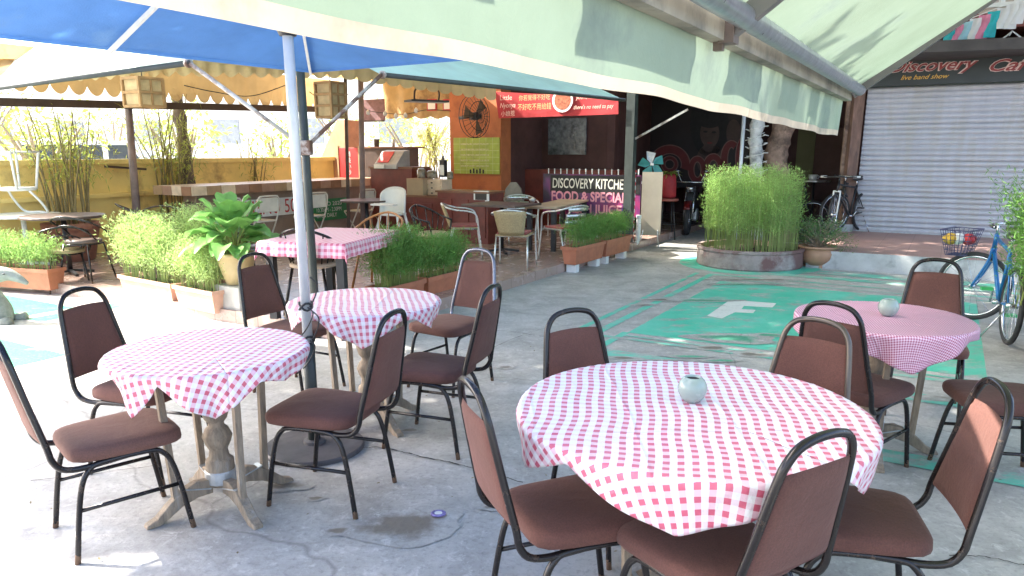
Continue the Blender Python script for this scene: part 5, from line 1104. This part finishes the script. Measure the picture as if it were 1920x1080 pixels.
MB().lathe([(.19, .70), (.20, .71), (.20, .74), (.18, .745)], 20).build("seat", mat("red_brown_seat", (.25, .07, .05), .5), t, False, False)
for k in range(4): a = .78+k*1.57; MB().tube([(math.cos(a)*.13, math.sin(a)*.13, .7), (math.cos(a)*.2, math.sin(a)*.2, 0)], .013, 6).build("leg", M_black, t, True, False)
MB().tube([(math.cos(a)*.175, math.sin(a)*.175, .28) for a in [i*.524 for i in range(12)]], .009, 5, True).build("foot_ring", M_black, t, True, False)
t = thing("wrapped_pot_plant", "pot wrapped in red cloth with a yellow-green plant, standing on the dark stool", "potted plant", st+Zv*.745)
MB().lathe([(.10, 0), (.15, .03), (.15, .25), (.13, .40), (.11, .44), (.10, .42)], 16).build("wrapped_pot", mat("dark_red_cloth", (.27, .015, .02), .7, .3, 6), t, True, False); ml = MB(); rd = random.Random(4)
for i in range(60): a = rd.uniform(0, 6.28); r_ = rd.uniform(0, .08); ml.leaf(Vector((math.cos(a)*r_, math.sin(a)*r_, .42)), Vector((math.cos(a), math.sin(a), rd.uniform(0, .9))), Zv, rd.uniform(.12, .26), .04, .4)
ml.build("foliage", M_leafy, t, False, False)

# ================================================================= BICYCLES AND MOTORCYCLE
M_tyre = mat("rubber_tyre", (.03, .03, .032), .75, .3, 12); M_chrome = mat("chrome", (.55, .56, .58), .2, .1, 8, 0, .9)
def wheel(par, c, r, az_, steer=0, tr=.022, spokes=20, nm="wheel", rim=M_chrome):
    e = bpy.data.objects.new(nm, None)
    # wheel mesh: tyre is the part, rim and spokes its sub-parts
    d = Vector((math.sin(R(steer)), math.cos(R(steer)), 0)); s_ = Vector((d.y, -d.x, 0)); c = Vector(c); bpy.data.objects.remove(e)
    circ = lambda rr: [c+d*math.cos(a)*rr+Zv*math.sin(a)*rr for a in [i*math.pi/18 for i in range(36)]]
    o = MB().tube(circ(r-tr), tr, 8, True).build(nm, M_tyre, par, True, False)
    MB().tube(circ(r-2.1*tr), tr*.5, 6, True).build("rim", rim, o, True, False)
    mb = MB()
    for k in range(spokes): a = 2*math.pi*k/spokes; mb.tube([c+s_*.02*(-1)**k, c+d*math.cos(a)*(r-2*tr)+Zv*math.sin(a)*(r-2*tr)], .0014 if r < .4 else .003, 4)
    mb.build("spokes", M_chrome, o, False, False); MB().tube([c-s_*.045, c+s_*.045], .022, 10).build("hub", M_chrome, o, True, False)
    return o
def bicycle(label, loc, az, fm, steer=0, basket=False, white=False, stand=True):
    t = thing("bicycle", label, "bicycle", loc, az, None); r = .33
    ru, fr = Vector((0, -.50, r)), Vector((0, .54, r)); bb = Vector((0, -.06, .28)); st_ = Vector((0, -.20, .78)); hd = Vector((0, .37, .84)); hb = Vector((0, .41, .70))
    MB().tube([bb, st_], .017, 8).tube([st_-(st_-bb)*.08, hd-(hd-hb)*.2], .016, 8).tube([bb, hb], .019, 8).tube([hd, hb], .021, 8).tube([bb, ru+Vector((.03, 0, 0))], .010, 6).tube([bb, ru-Vector((.03, 0, 0))], .010, 6).tube([st_-(st_-bb)*.1, ru+Vector((.03, 0, 0))], .008, 6).tube([st_-(st_-bb)*.1, ru-Vector((.03, 0, 0))], .008, 6).build("frame", fm, t, True, False)
    sd_ = Vector((math.cos(R(steer)), -math.sin(R(steer)), 0)); fw = Vector((math.sin(R(steer)), math.cos(R(steer)), 0)); fc_ = Vector((0, .41, 0))+fw*.13; fc_.z = r
    mb = MB()
    for s_ in (-1, 1): mb.tube(catmull([hb+sd_*.05*s_, hb+sd_*.05*s_-Zv*.12+fw*.02, fc_+sd_*.05*s_], 4), .013, 8)
    mb.tube([hb+sd_*.06, hb-sd_*.06], .014, 8); mb.build("fork", M_whitep if white else fm, t, True, False)
    top = hd+Zv*.09; MB().tube([hd, top], .014, 8).tube(catmull([top-sd_*.30-fw*.06, top-sd_*.14+fw*.03, top+fw*.05, top+sd_*.14+fw*.03, top+sd_*.30-fw*.06], 4), .012, 8).build("handlebar", M_chrome if not white else M_black, t, True, False)
    for s_ in (-1, 1): MB().tube([top+sd_*s_*.30-fw*.06, top+sd_*s_*.20-fw*.01], .017, 8).build("grip", M_whitep if white else M_black, t, True, False)
    wheel(t, ru, r, 0); wheel(t, fc_, r, 0, steer)
    seat_pad(sm := MB(), .05, .16, -.05, -.33, [(.86, .7), (.87, .95), (.89, 1), (.905, .8), (.91, .3)], 20, 2.5); sm.build("saddle", M_black, t, True, False); MB().tube([st_, st_+Zv*.1], .013, 8).build("seat_post", M_chrome, t, True, False)
    MB().tube([bb+Vector((-.05, 0, 0)), bb+Vector((.05, 0, 0))], .02, 8).build("crank_axle", M_chrome, t, True, False)
    cr = MB(); cr.tube([bb+Vector((.06+.09*0, 0, 0))+Vector((0, math.cos(a)*.09, math.sin(a)*.09)) for a in [i*.2618 for i in range(24)]], .005, 5, True); cr.build("chain_ring", M_chrome, t, True, False)
    for s_, a in ((1, -.9), (-1, 2.24)):
        e_ = bb+Vector((s_*.08, math.cos(a)*.17, math.sin(a)*.17)); MB().tube([bb+Vector((s_*.07, 0, 0)), e_], .009, 6).build("crank_arm", M_chrome, t, True, False); MB().box(e_+Vector((s_*.05, 0, 0)), (.09, .07, .025)).build("pedal", mat("green_pedal", (.05, .42, .12), .4) if basket else M_black, t, False, False)
    if stand: MB().tube([ru+Vector((-.04, .05, -.06)), ru+Vector((-.19, .10, -.325))], .009, 6).build("kickstand", M_chrome, t, True, False)
    if basket:
        bc = fc_+fw*.16; bz0, bz1 = .62, .86; mb = MB()
        cor = lambda k, z: [bc+Vector((0, 0, z-bc.z))+sd_*i*(.12+.06*k)+fw*j*(.08+.05*k) for i, j in ((-1, -1), (1, -1), (1, 1), (-1, 1))]
        for k in range(6): mb.tube(cor(k/5, bz0+(bz1-bz0)*k/5), .004 if k < 5 else .008, 5, True)
        for e in range(4):
            for u in range(6):
                a_ = cor(0, bz0)[e].lerp(cor(0, bz0)[(e+1) % 4], u/6); b__ = cor(1, bz1)[e].lerp(cor(1, bz1)[(e+1) % 4], u/6); mb.tube([a_, b__], .003, 4)
        for u in range(6): mb.tube([cor(0, bz0)[0].lerp(cor(0, bz0)[1], u/5), cor(0, bz0)[3].lerp(cor(0, bz0)[2], u/5)], .003, 4)
        mb.build("basket", mat("blue_black_wire", (.05, .05, .12), .4, .2, 8), t, False, False)
        return t, bc, bz1
    return t
M_bbl = mat("bright_blue_frame", (.015, .14, .36), .3, .2, 5, 0, .2)
rr_ = at(1886, 645); ff_ = at(1838, 598); azb = math.degrees(math.atan2(ff_.x-rr_.x, ff_.y-rr_.y))
rear = rr_; fwd = azv(azb); bl = rear+fwd*.50
bk, bc_, bz_ = bicycle("blue bicycle with a wire basket parked at the right before the shutter", bl, azb, M_bbl, steer=-62, basket=True)
bw_ = wm(bk) @ bc_
t = thing("cloth_bundle", "red white and yellow cloth bundle lying in the bicycle basket", "cloth", (bw_.x, bw_.y, .72), 20)
for k, (c_, dx_) in enumerate((("red", .08), ("white", -.04), ("yellow", -.13))):
    MB().grid(lambda u, v: (dx_*.7+.065*math.cos(2*math.pi*u)*math.sin(math.pi*v)*(1+.2*math.sin(6*u*3)), -.04+.065*math.sin(2*math.pi*u)*math.sin(math.pi*v), .05+.045*math.cos(math.pi*v)*(1+.25*math.sin(u*20))), 20, 10).build("fold", {"red": M_red, "white": M_whitep, "yellow": mat("yellow_cloth", (.7, .42, .05), .8)}[c_], t, True, False)
b1p = at(1535, 452, 0); bicycle("black bicycle with white fork and grips leaning behind the potted shrub", (5.62, 12.5, .25), 232, M_black, steer=-18, white=True)
bicycle("dark mountain bicycle beside the brown post, behind the white-forked one", (5.92, 12.85, .25), 240, M_black, steer=8)
bicycle("dark bicycle in the shade behind the round planter's right side", (5.3, 14.6, 0), 110, M_black, steer=5)
mo = at(1290, 437); t = thing("motorcycle", "black motorcycle parked in the dark passage left of the round planter", "motorcycle", (mo.x+.1, mo.y+.2, 0), 200)
wheel(t, (0, .62, .30), .30, 0, 0, .05, 14); wheel(t, (0, -.62, .30), .30, 0, 0, .05, 14)
MB().prism([(-.10, -.35, .45), (-.10, .2, .38), (-.10, .38, .62), (-.10, .3, .88), (-.10, .05, .84), (-.10, -.2, .70), (-.10, -.75, .78), (-.10, -.72, .66)], (.20, 0, 0)).build("body", M_black, t, False, False, bevel=.04)
MB().prism([(-.12, -.80, .79), (-.12, -.1, .72), (-.12, -.05, .79), (-.12, -.4, .83), (-.12, -.80, .86)], (.24, 0, 0)).build("seat", M_black, t, False, False, bevel=.03)
MB().box((0, .05, .36), (.24, .32, .24)).build("engine", M_galv, t, False, False, bevel=.03); MB().tube([(.14, .1, .25), (.16, -.7, .28)], .04, 10).build("exhaust", M_chrome, t, True, False)
for s_ in (-1, 1):
    MB().tube([(s_*.08, .62, .30), (s_*.08, .40, .92)], .02, 8).build("fork_leg", M_chrome, t, True, False); MB().tube(catmull([(s_*.18, .38, 1.0), (s_*.25, .36, 1.15), (s_*.27, .36, 1.2)], 3), .006, 5).build("mirror_stem", M_chrome, t, True, False)
    MB().lathe([(.05, 0), (.055, .02), (.03, .03)], 14, (s_*.27, .36, 1.2)).build("mirror", M_chrome, t, True, False)
MB().tube(catmull([(-.34, .25, 1.0), (-.15, .38, 1.0), (.15, .38, 1.0), (.34, .25, 1.0)], 4), .014, 8).build("handlebar", M_chrome, t, True, False); MB().lathe([(.06, 0), (.09, .06), (.085, .10)], 16, (0, .47, .82)).build("headlight", M_chrome, t, True, False)
MB().grid(lambda u, v: ((v-.5)*.12, .62+.36*math.cos(math.pi*(.2+.7*u)), .30+.36*math.sin(math.pi*(.2+.7*u))), 12, 2).build("front_fender", mat("dark_red_fender", (.12, .01, .01), .3), t, True, False, thick=.01)

# side table with a white cup in the passage
sp2 = at(1497, 428); tt = thing("side_table", "small dark-legged table holding a white cup behind the round planter", "table", (sp2.x, sp2.y-.6, 0)); cz = aty(1497, 338, sp2.y-.6).z
MB().lathe([(.30, cz-.03), (.31, cz-.02), (.31, cz)], 28).build("tabletop", M_alu, tt, False, False); MB().tube([(0, 0, .03), (0, 0, cz-.03)], .025, 10).build("column", M_black, tt, True, False); MB().lathe([(.2, 0), (.2, .02), (.03, .05)], 20).build("foot", M_black, tt, True, False)
t = thing("white_cup", "white cup on the small table behind the round planter", "cup", (sp2.x-.03, sp2.y-.6, cz)); MB().lathe([(.05, 0), (.075, .03), (.085, .11), (.078, .11), (.06, .03)], 18).build("body", M_whiteplas, t, True, False); MB().tube(catmull([(.08, 0, .09), (.12, 0, .08), (.11, 0, .04), (.07, 0, .03)], 3), .008, 6).build("handle", M_whiteplas, t, True, False)

# shutter padlock bar and handle are added with the shophouse; far pale building beyond the wall
pbl = aty(330, 282, 46); t = thing("pale_building", "long pale building far beyond the yellow wall and its shrubs", "building", (pbl.x, pbl.y, 0), 12)
MB().box((0, 0, 2.6), (46, 5, 5.2)).build("wall", mat("pale_far_wall", (.72, .70, .64), .8, .1, .6), t, False, False)
for k in range(9): MB().box((-20+5*k, -2.53, 2.6), (1.8, .08, 1.3)).build("window", mat("far_window", (.25, .27, .28), .3), t, False, False)
# ================================================================= TREES
def trunk(label, cat, name, pts, rs, m, crown_c, crown_r, n, seed, extra=None, L=.26):
    b = Vector(pts[0]); t = thing(name, label, cat, (b.x, b.y, 0)); P = catmull(pts, 8); rr = [rs[0]+(rs[1]-rs[0])*(i/(len(P)-1))+.015*math.sin(i*1.9)+.01*math.sin(i*3.7) for i in range(len(P))]
    MB().tube(P, rr, 16).build("trunk", m, t, True); rd = random.Random(seed); top = P[-1]; cc_ = Vector(crown_c); limb = MB()
    for k in range(12):
        a = k*.5236+rd.uniform(-.2, .2); e = cc_+Vector((math.cos(a)*crown_r[0]*.75, math.sin(a)*crown_r[1]*.75, rd.uniform(-.2, .5))); limb.tube(catmull([top-Zv*.3, top.lerp(e, .4)+Zv*.5, e], 5), [.10-.008*i for i in range(11)], 6)
    limb.build("limbs", m, t, True); ml = MB()
    for i in range(n):
        a = rd.uniform(0, 6.2832); r_ = rd.random()**.5; k = 1+.08*math.sin(5*a+seed)+.05*math.sin(9*a)
        p = cc_+Vector((math.cos(a)*crown_r[0]*r_*k, math.sin(a)*crown_r[1]*r_*k, rd.uniform(-1, 1)*crown_r[2]*(1-.6*r_*r_)+.25*math.sin(a*7+r_*9)))
        ml.leaf(p, Vector((rd.uniform(-1, 1), rd.uniform(-1, 1), rd.uniform(-.4, .3))), Vector((rd.uniform(-.6, .6), rd.uniform(-.6, .6), 1)), L*rd.uniform(.7, 1.4), L*.55, .1)
    ml.build("crown", M_leafm, t); return t
M_bark = mat("pinkish_brown_bark", (.30, .20, .15), .85, .3, 7, .8, stain=(.12, .08, .06), sthr=.55, bscale=25); M_wrap = mat("grey_white_wrapped_bark", (.55, .56, .55), .85, .15, 12, .8, stain=(.25, .26, .26), sthr=.56, bscale=40)
tb = Vector((4.95, 13.45, 0))
trunk("knotted brown tree trunk behind the round planter, its wide crown shading the yard", "tree", "shade_tree", [tb, aty(1468, 400, 13.45), aty(1455, 300, 13.45), aty(1470, 235, 13.45), Vector((5.0, 13.3, 3.6)), Vector((4.4, 12.4, 4.9))], (.23, .15), M_bark, (3.4, 9.9, 5.9), (5.6, 5.2, .8), 15000, 3)
tb2 = Vector((4.42, 13.2, 0))
t = trunk("slim pale tree trunk wrapped with string lights behind the round planter", "tree", "slim_tree", [tb2, aty(1414, 400, 13.2), aty(1418, 300, 13.2), aty(1420, 235, 13.2), Vector((4.5, 13.2, 3.5)), Vector((5.4, 12.2, 5.4))], (.12, .10), M_wrap, (7.6, 8.5, 6.4), (3.4, 4.5, .8), 5000, 4)
tb3 = Vector((-5.35, 12.4, 0))
trunk("dark straight tree trunk standing among the bamboo behind the bar counter", "tree", "street_tree", [tb3, tb3+Vector((.03, 0, 1.2)), tb3+Vector((-.02, 0, 2.4)), tb3+Vector((0, 0, 3.6)), tb3+Vector((.6, -1.6, 4.9))], (.10, .08), mat("dark_bark", (.13, .095, .075), .85, .3, 7, .6), (-3.5, 8.4, 5.6), (2.5, 3.8, .7), 7600, 8)  # crown is out of view, shifted off the trunk to shade the court
tb4 = Vector((-7.6, 4.6, 0))
trunk("tree added out of view at left, its crown placed to shade the yard", "tree", "added_yard_tree", [tb4, tb4+Vector((.1, 0, 1.5)), tb4+Vector((.3, .3, 3)), tb4+Vector((.9, .7, 4.6))], (.16, .11), M_bark, (-6.1, 5.5, 5.5), (2.3, 1.9, .7), 3600, 9)  # unseen tree added for the shade its crown throws on tables and slab
t2 = thing("string_lights", "white string lights coiled round the slim pale trunk", "string lights", (4.42, 13.2, 0)); mb = MB(); mw = MB(); rd = random.Random(2); c0_, c1_ = aty(1414, 400, 13.2), aty(1420, 235, 13.2); wire = []
for i in range(150):
    a = i*.42; q = c0_.lerp(c1_, i/150); wire.append(q+Vector((math.cos(a)*.135, math.sin(a)*.135, 0)))
    if i % 2 == 0: d_ = Vector((math.cos(a), math.sin(a), rd.uniform(-.5, .5))); mb.tube([wire[-1], wire[-1]+d_*.06], .007, 4)
mw.tube(wire, .005, 4).build("wire", M_whitep, t2); mb.build("bulbs", M_whiteplas, t2)
# ================================================================= SHUTTERED CAFE ON THE RIGHT
M_slat = mat("silver_shutter", (.52, .52, .56), .5, .08, 3, 0, .1, stain=(.50, .49, .49), sthr=.56, stretch=(2.2, 2.2, .35))
t = thing("shophouse", "shophouse with a closed roller shutter under a black cafe sign", "building", RPst+azv(FAZ)*2)
SH = at(1690, 437, .25); SL0 = hit(1600, 430, SH, FAZ); SL0.z = 0; sdv = azv(FAZ); ztop = hit(1700, 162, SH, FAZ).z
def fn(u, v):
    z = .25+(ztop-.25)*v; return SL0+sdv*(u*4.6)+Zv*z-A*(.040*abs(math.sin(v*math.pi*28))**.6)
MB().grid(fn, 4, 360).build("roller_shutter", M_slat, t, False)
MB().prism([SL0+Zv*.25-A*.03, SL0+sdv*4.6+Zv*.25-A*.03, SL0+sdv*4.6+Zv*.25+A*.03, SL0+Zv*.25+A*.03], Zv*.06).build("shutter_foot_rail", M_galv, t)
MB().box(SL0+sdv*2.3+Zv*.40-A*.05, (.22, .03, .05), -R(FAZ)+math.pi/2).build("shutter_handle", M_dwood, t)
MB().prism([SL0+Zv*ztop-A*.10, SL0+sdv*4.6+Zv*ztop-A*.10, SL0+sdv*4.6+Zv*ztop+A*.2, SL0+Zv*ztop+A*.2], Zv*.10).build("shutter_box", mat("dark_green_lintel", (.03, .06, .045), .5), t)
zs = hit(1700, 96, SH, FAZ).z
M_sfr = mat("pale_upper_wall", (.55, .50, .45), .8, .1, 2)
MB().prism([SL0+A*.25-sdv*.3, SL0+A*.25+sdv*9, SL0+A*7+sdv*9, SL0+A*7-sdv*.3], Zv*(zs+.1)).build("ground_floor", M_dmar, t)
MB().prism([SL0+A*1.2-sdv*.3+Zv*(zs+.1), SL0+A*1.2+sdv*9+Zv*(zs+.1), SL0+A*7+sdv*9+Zv*(zs+.1), SL0+A*7-sdv*.3+Zv*(zs+.1)], Zv*4).build("upper_floor", M_sfr, t)
MB().prism([SL0-A*.28-sdv*.3+Zv*(zs+.22), SL0-A*.28+sdv*9+Zv*(zs+.22), SL0+A*1.2+sdv*9+Zv*(zs+.22), SL0+A*1.2-sdv*.3+Zv*(zs+.22)], Zv*.22).build("balcony_slab", mat("dark_red_tiles", (.20, .045, .03), .6, .3, 9), t)
zr = zs+.44
mb = MB(); mb.bar(SL0-A*.3+Zv*(zr+.75), SL0-A*.3+sdv*8.9+Zv*(zr+.75), .09, .08); mb.bar(SL0-A*.3+Zv*(zr+.1), SL0-A*.3+sdv*8.9+Zv*(zr+.1), .07, .06)
for k in range(44): q = SL0-A*.3+sdv*(.1+.2*k); mb.bar(q+Zv*(zr+.1), q+Zv*(zr+.75), .10 if k % 2 else .06, .06)
mb.build("balustrade", M_whitep, t)
for k in range(3): q = SL0+A*1.19+sdv*(1+2.4*k)+Zv*(zr+.5); MB().prism([q, q+sdv*1.2, q+sdv*1.2-A*.03, q-A*.03], Zv*1.4).build("upper_window", M_ceil, t)
# brown post at the porch corner
bp2 = hit(1585, 420, SH, FAZ); pt = hit(1603, 200, SH, FAZ); P0_ = Vector((bp2.x, bp2.y, .25)); t = thing("brown_post", "weathered brown post at the left end of the shutter", "post", P0_)
MB().bar(P0_-A*.12, Vector((bp2.x, bp2.y, 3.1))-A*.12, .17, .17).build("post", mat("weathered_brown_wood", (.20, .115, .085), .75, .35, 5, .4, stain=(.11, .07, .055), sthr=.55, stretch=(3, 3, .6)), t); MB().bar(P0_-A*.12, P0_-A*.12+Zv*.12, .21, .21).build("foot", M_kerb, t)
MB().bar(P0_-A*.12-sdv*.13, Vector((bp2.x, bp2.y, 3.1))-A*.12-sdv*.13, .05, .05).build("side_batten", M_bark, t)
# cafe sign
t = thing("cafe_sign", "black sign reading Discovery Cafe live band show in red and gold script", "sign", SL0+Zv*ztop)
sgl = SL0-sdv*.25-A*.30; MB().prism([sgl+Zv*(ztop+.0), sgl+sdv*4.9+Zv*(ztop+.0), sgl+sdv*4.9+A*.10+Zv*(ztop+.0), sgl+A*.10+Zv*(ztop+.0)], Zv*(zs-ztop+.02)).build("board", mat("black_sign_board", (.016, .022, .020), .45, .4, 2), t)
SGP = sgl-A*.004; gl0 = hit(1664, 136, SGP, FAZ); gl1 = hit(1832, 136, SGP, FAZ); cf0 = hit(1848, 134, SGP, FAZ); up_ = Zv
M_mscr = mat("maroon_script_ink", (.28, .03, .03), .4); M_cream = mat("cream_outline_ink", (.72, .52, .46), .5); M_gold2 = mat("gold_ink", (.75, .42, .06), .5)
hD = (hit(1700, 104, SGP, FAZ).z-hit(1700, 136, SGP, FAZ).z)*.92
for s_, g0_, wd_ in (("Discovery", gl0, (gl1-gl0).length), ("Café", cf0, (gl1-gl0).length*.52)):
    text(s_, g0_, sdv, up_, hD, M_cream, t, shear=.45, off=.045, ext=.006, width=wd_, name="script_outline"); text(s_, g0_, sdv, up_, hD, M_mscr, t, shear=.45, off=.012, ext=.012, width=wd_*.985, name="script_letters")
lb0 = hit(1688, 150, SGP, FAZ); lb1 = hit(1778, 150, SGP, FAZ); text("live band show", lb0, sdv, up_, hD*.42, M_gold2, t, shear=.4, off=.006, ext=.008, width=(lb1-lb0).length)
# icicle lights along the balcony edge and bunting
t = thing("icicle_lights", "white string lights scalloped along the top of the black cafe sign", "string lights", sgl+Zv*zs); mb = MB(); pts = []
for k in range(80):
    u = k/79; q = sgl-A*.06+sdv*(4.8*u)+Zv*(zs+.16-.17*abs(math.sin(u*math.pi*9))); pts.append(q)
    if k % 2: mb.tube([q, q+Zv*random.uniform(-.07, .03)+sdv*random.uniform(-.05, .05)], .008, 4)
MB().tube(pts, .011, 5).build("wire", M_whitep, t); mb.build("bulbs", M_whiteplas, t)
t = thing("flag_bunting", "turquoise pink and white plastic flags strung above the cafe sign", "bunting", sgl+Zv*(zs+.4)); rd = random.Random(6); fc_ = [mat("turquoise_flag", (.03, .50, .55), .6, trans=.3), mat("pink_flag", (.75, .25, .38), .6, trans=.3), mat("white_flag", (.8, .8, .8), .6, .05, trans=.3), mat("pale_blue_flag", (.35, .6, .68), .6, trans=.3)]
bl0, bl1 = hit(1764, 60, SGP-A*.3, FAZ), hit(1935, -6, SGP-A*.3, FAZ); MB().tube([bl0+Zv*.03, bl1+Zv*.03], .006, 5).build("line", M_whitep, t)
seq = [0, 1, 3, 2, 1, 0, 2, 2, 2, 2]
for k in range(10):
    u = (k+.3)/10; q = bl0.lerp(bl1, u)+Zv*.03; w_ = .15; s_ = rd.uniform(-.05, .05); hgt = rd.uniform(.22, .40)
    MB().grid(lambda a, b: q+sdv*(a*w_+s_*b)-Zv*hgt*b+A*(.03*math.sin(a*5+b*4)-.05*b), 4, 5).build("flag", fc_[seq[k]], t, True)
# fern bush at the right photo edge
t = thing("edge_bush", "feathery green bush in a planter at the right photo edge, hiding the bicycle's saddle", "bush", (4.40, 5.5, 0)); 
MB().lathe([(.26, 0), (.34, .02), (.38, .38), (.41, .40), (.41, .46), (.36, .46), (.35, .40)], 32).build("pot", M_ring, t, True, False)
fern(t, lambda rd: (lambda a, r: Vector((4.40, 5.5, 0))+Vector((math.cos(a)*r, math.sin(a)*r, 0)))(rd.uniform(0, 6.28), .50*rd.random()**.5), .40, 1.0, 330, M_fern, 19, 190, .055, .007, .2)
# stone garden ornament at the left edge
op = at(8, 603); t = thing("stone_ornament", "grey stone bird-headed garden ornament at the left photo edge", "garden ornament", op, 90); M_orn = mat("grey_stone", (.30, .31, .27), .85, .3, 9, .6, stain=(.16, .18, .14), sthr=.55)
MB().tube(catmull([(0, -.10, 0), (0, -.06, .10), (0, -.10, .24), (0, -.12, .38), (0, -.02, .47), (0, .06, .46)], 5), [.17-.0058*i for i in range(26)], 14).build("body", M_orn, t, True, False)
MB().tube(catmull([(0, .0, .46), (0, .10, .46), (0, .20, .42), (0, .28, .37)], 5), [.085-.0045*i for i in range(16)], 12).build("head", M_orn, t, True, False); MB().lathe([(.012, 0), (.01, .008)], 10, (.075, .12, .47)).build("eye", M_black, t, True, False)
for s_ in (-1, 1): MB().tube([(s_*.1, -.02, .0), (s_*.12, .14, .03)], .045, 8).build("foot", M_orn, t, True, False)
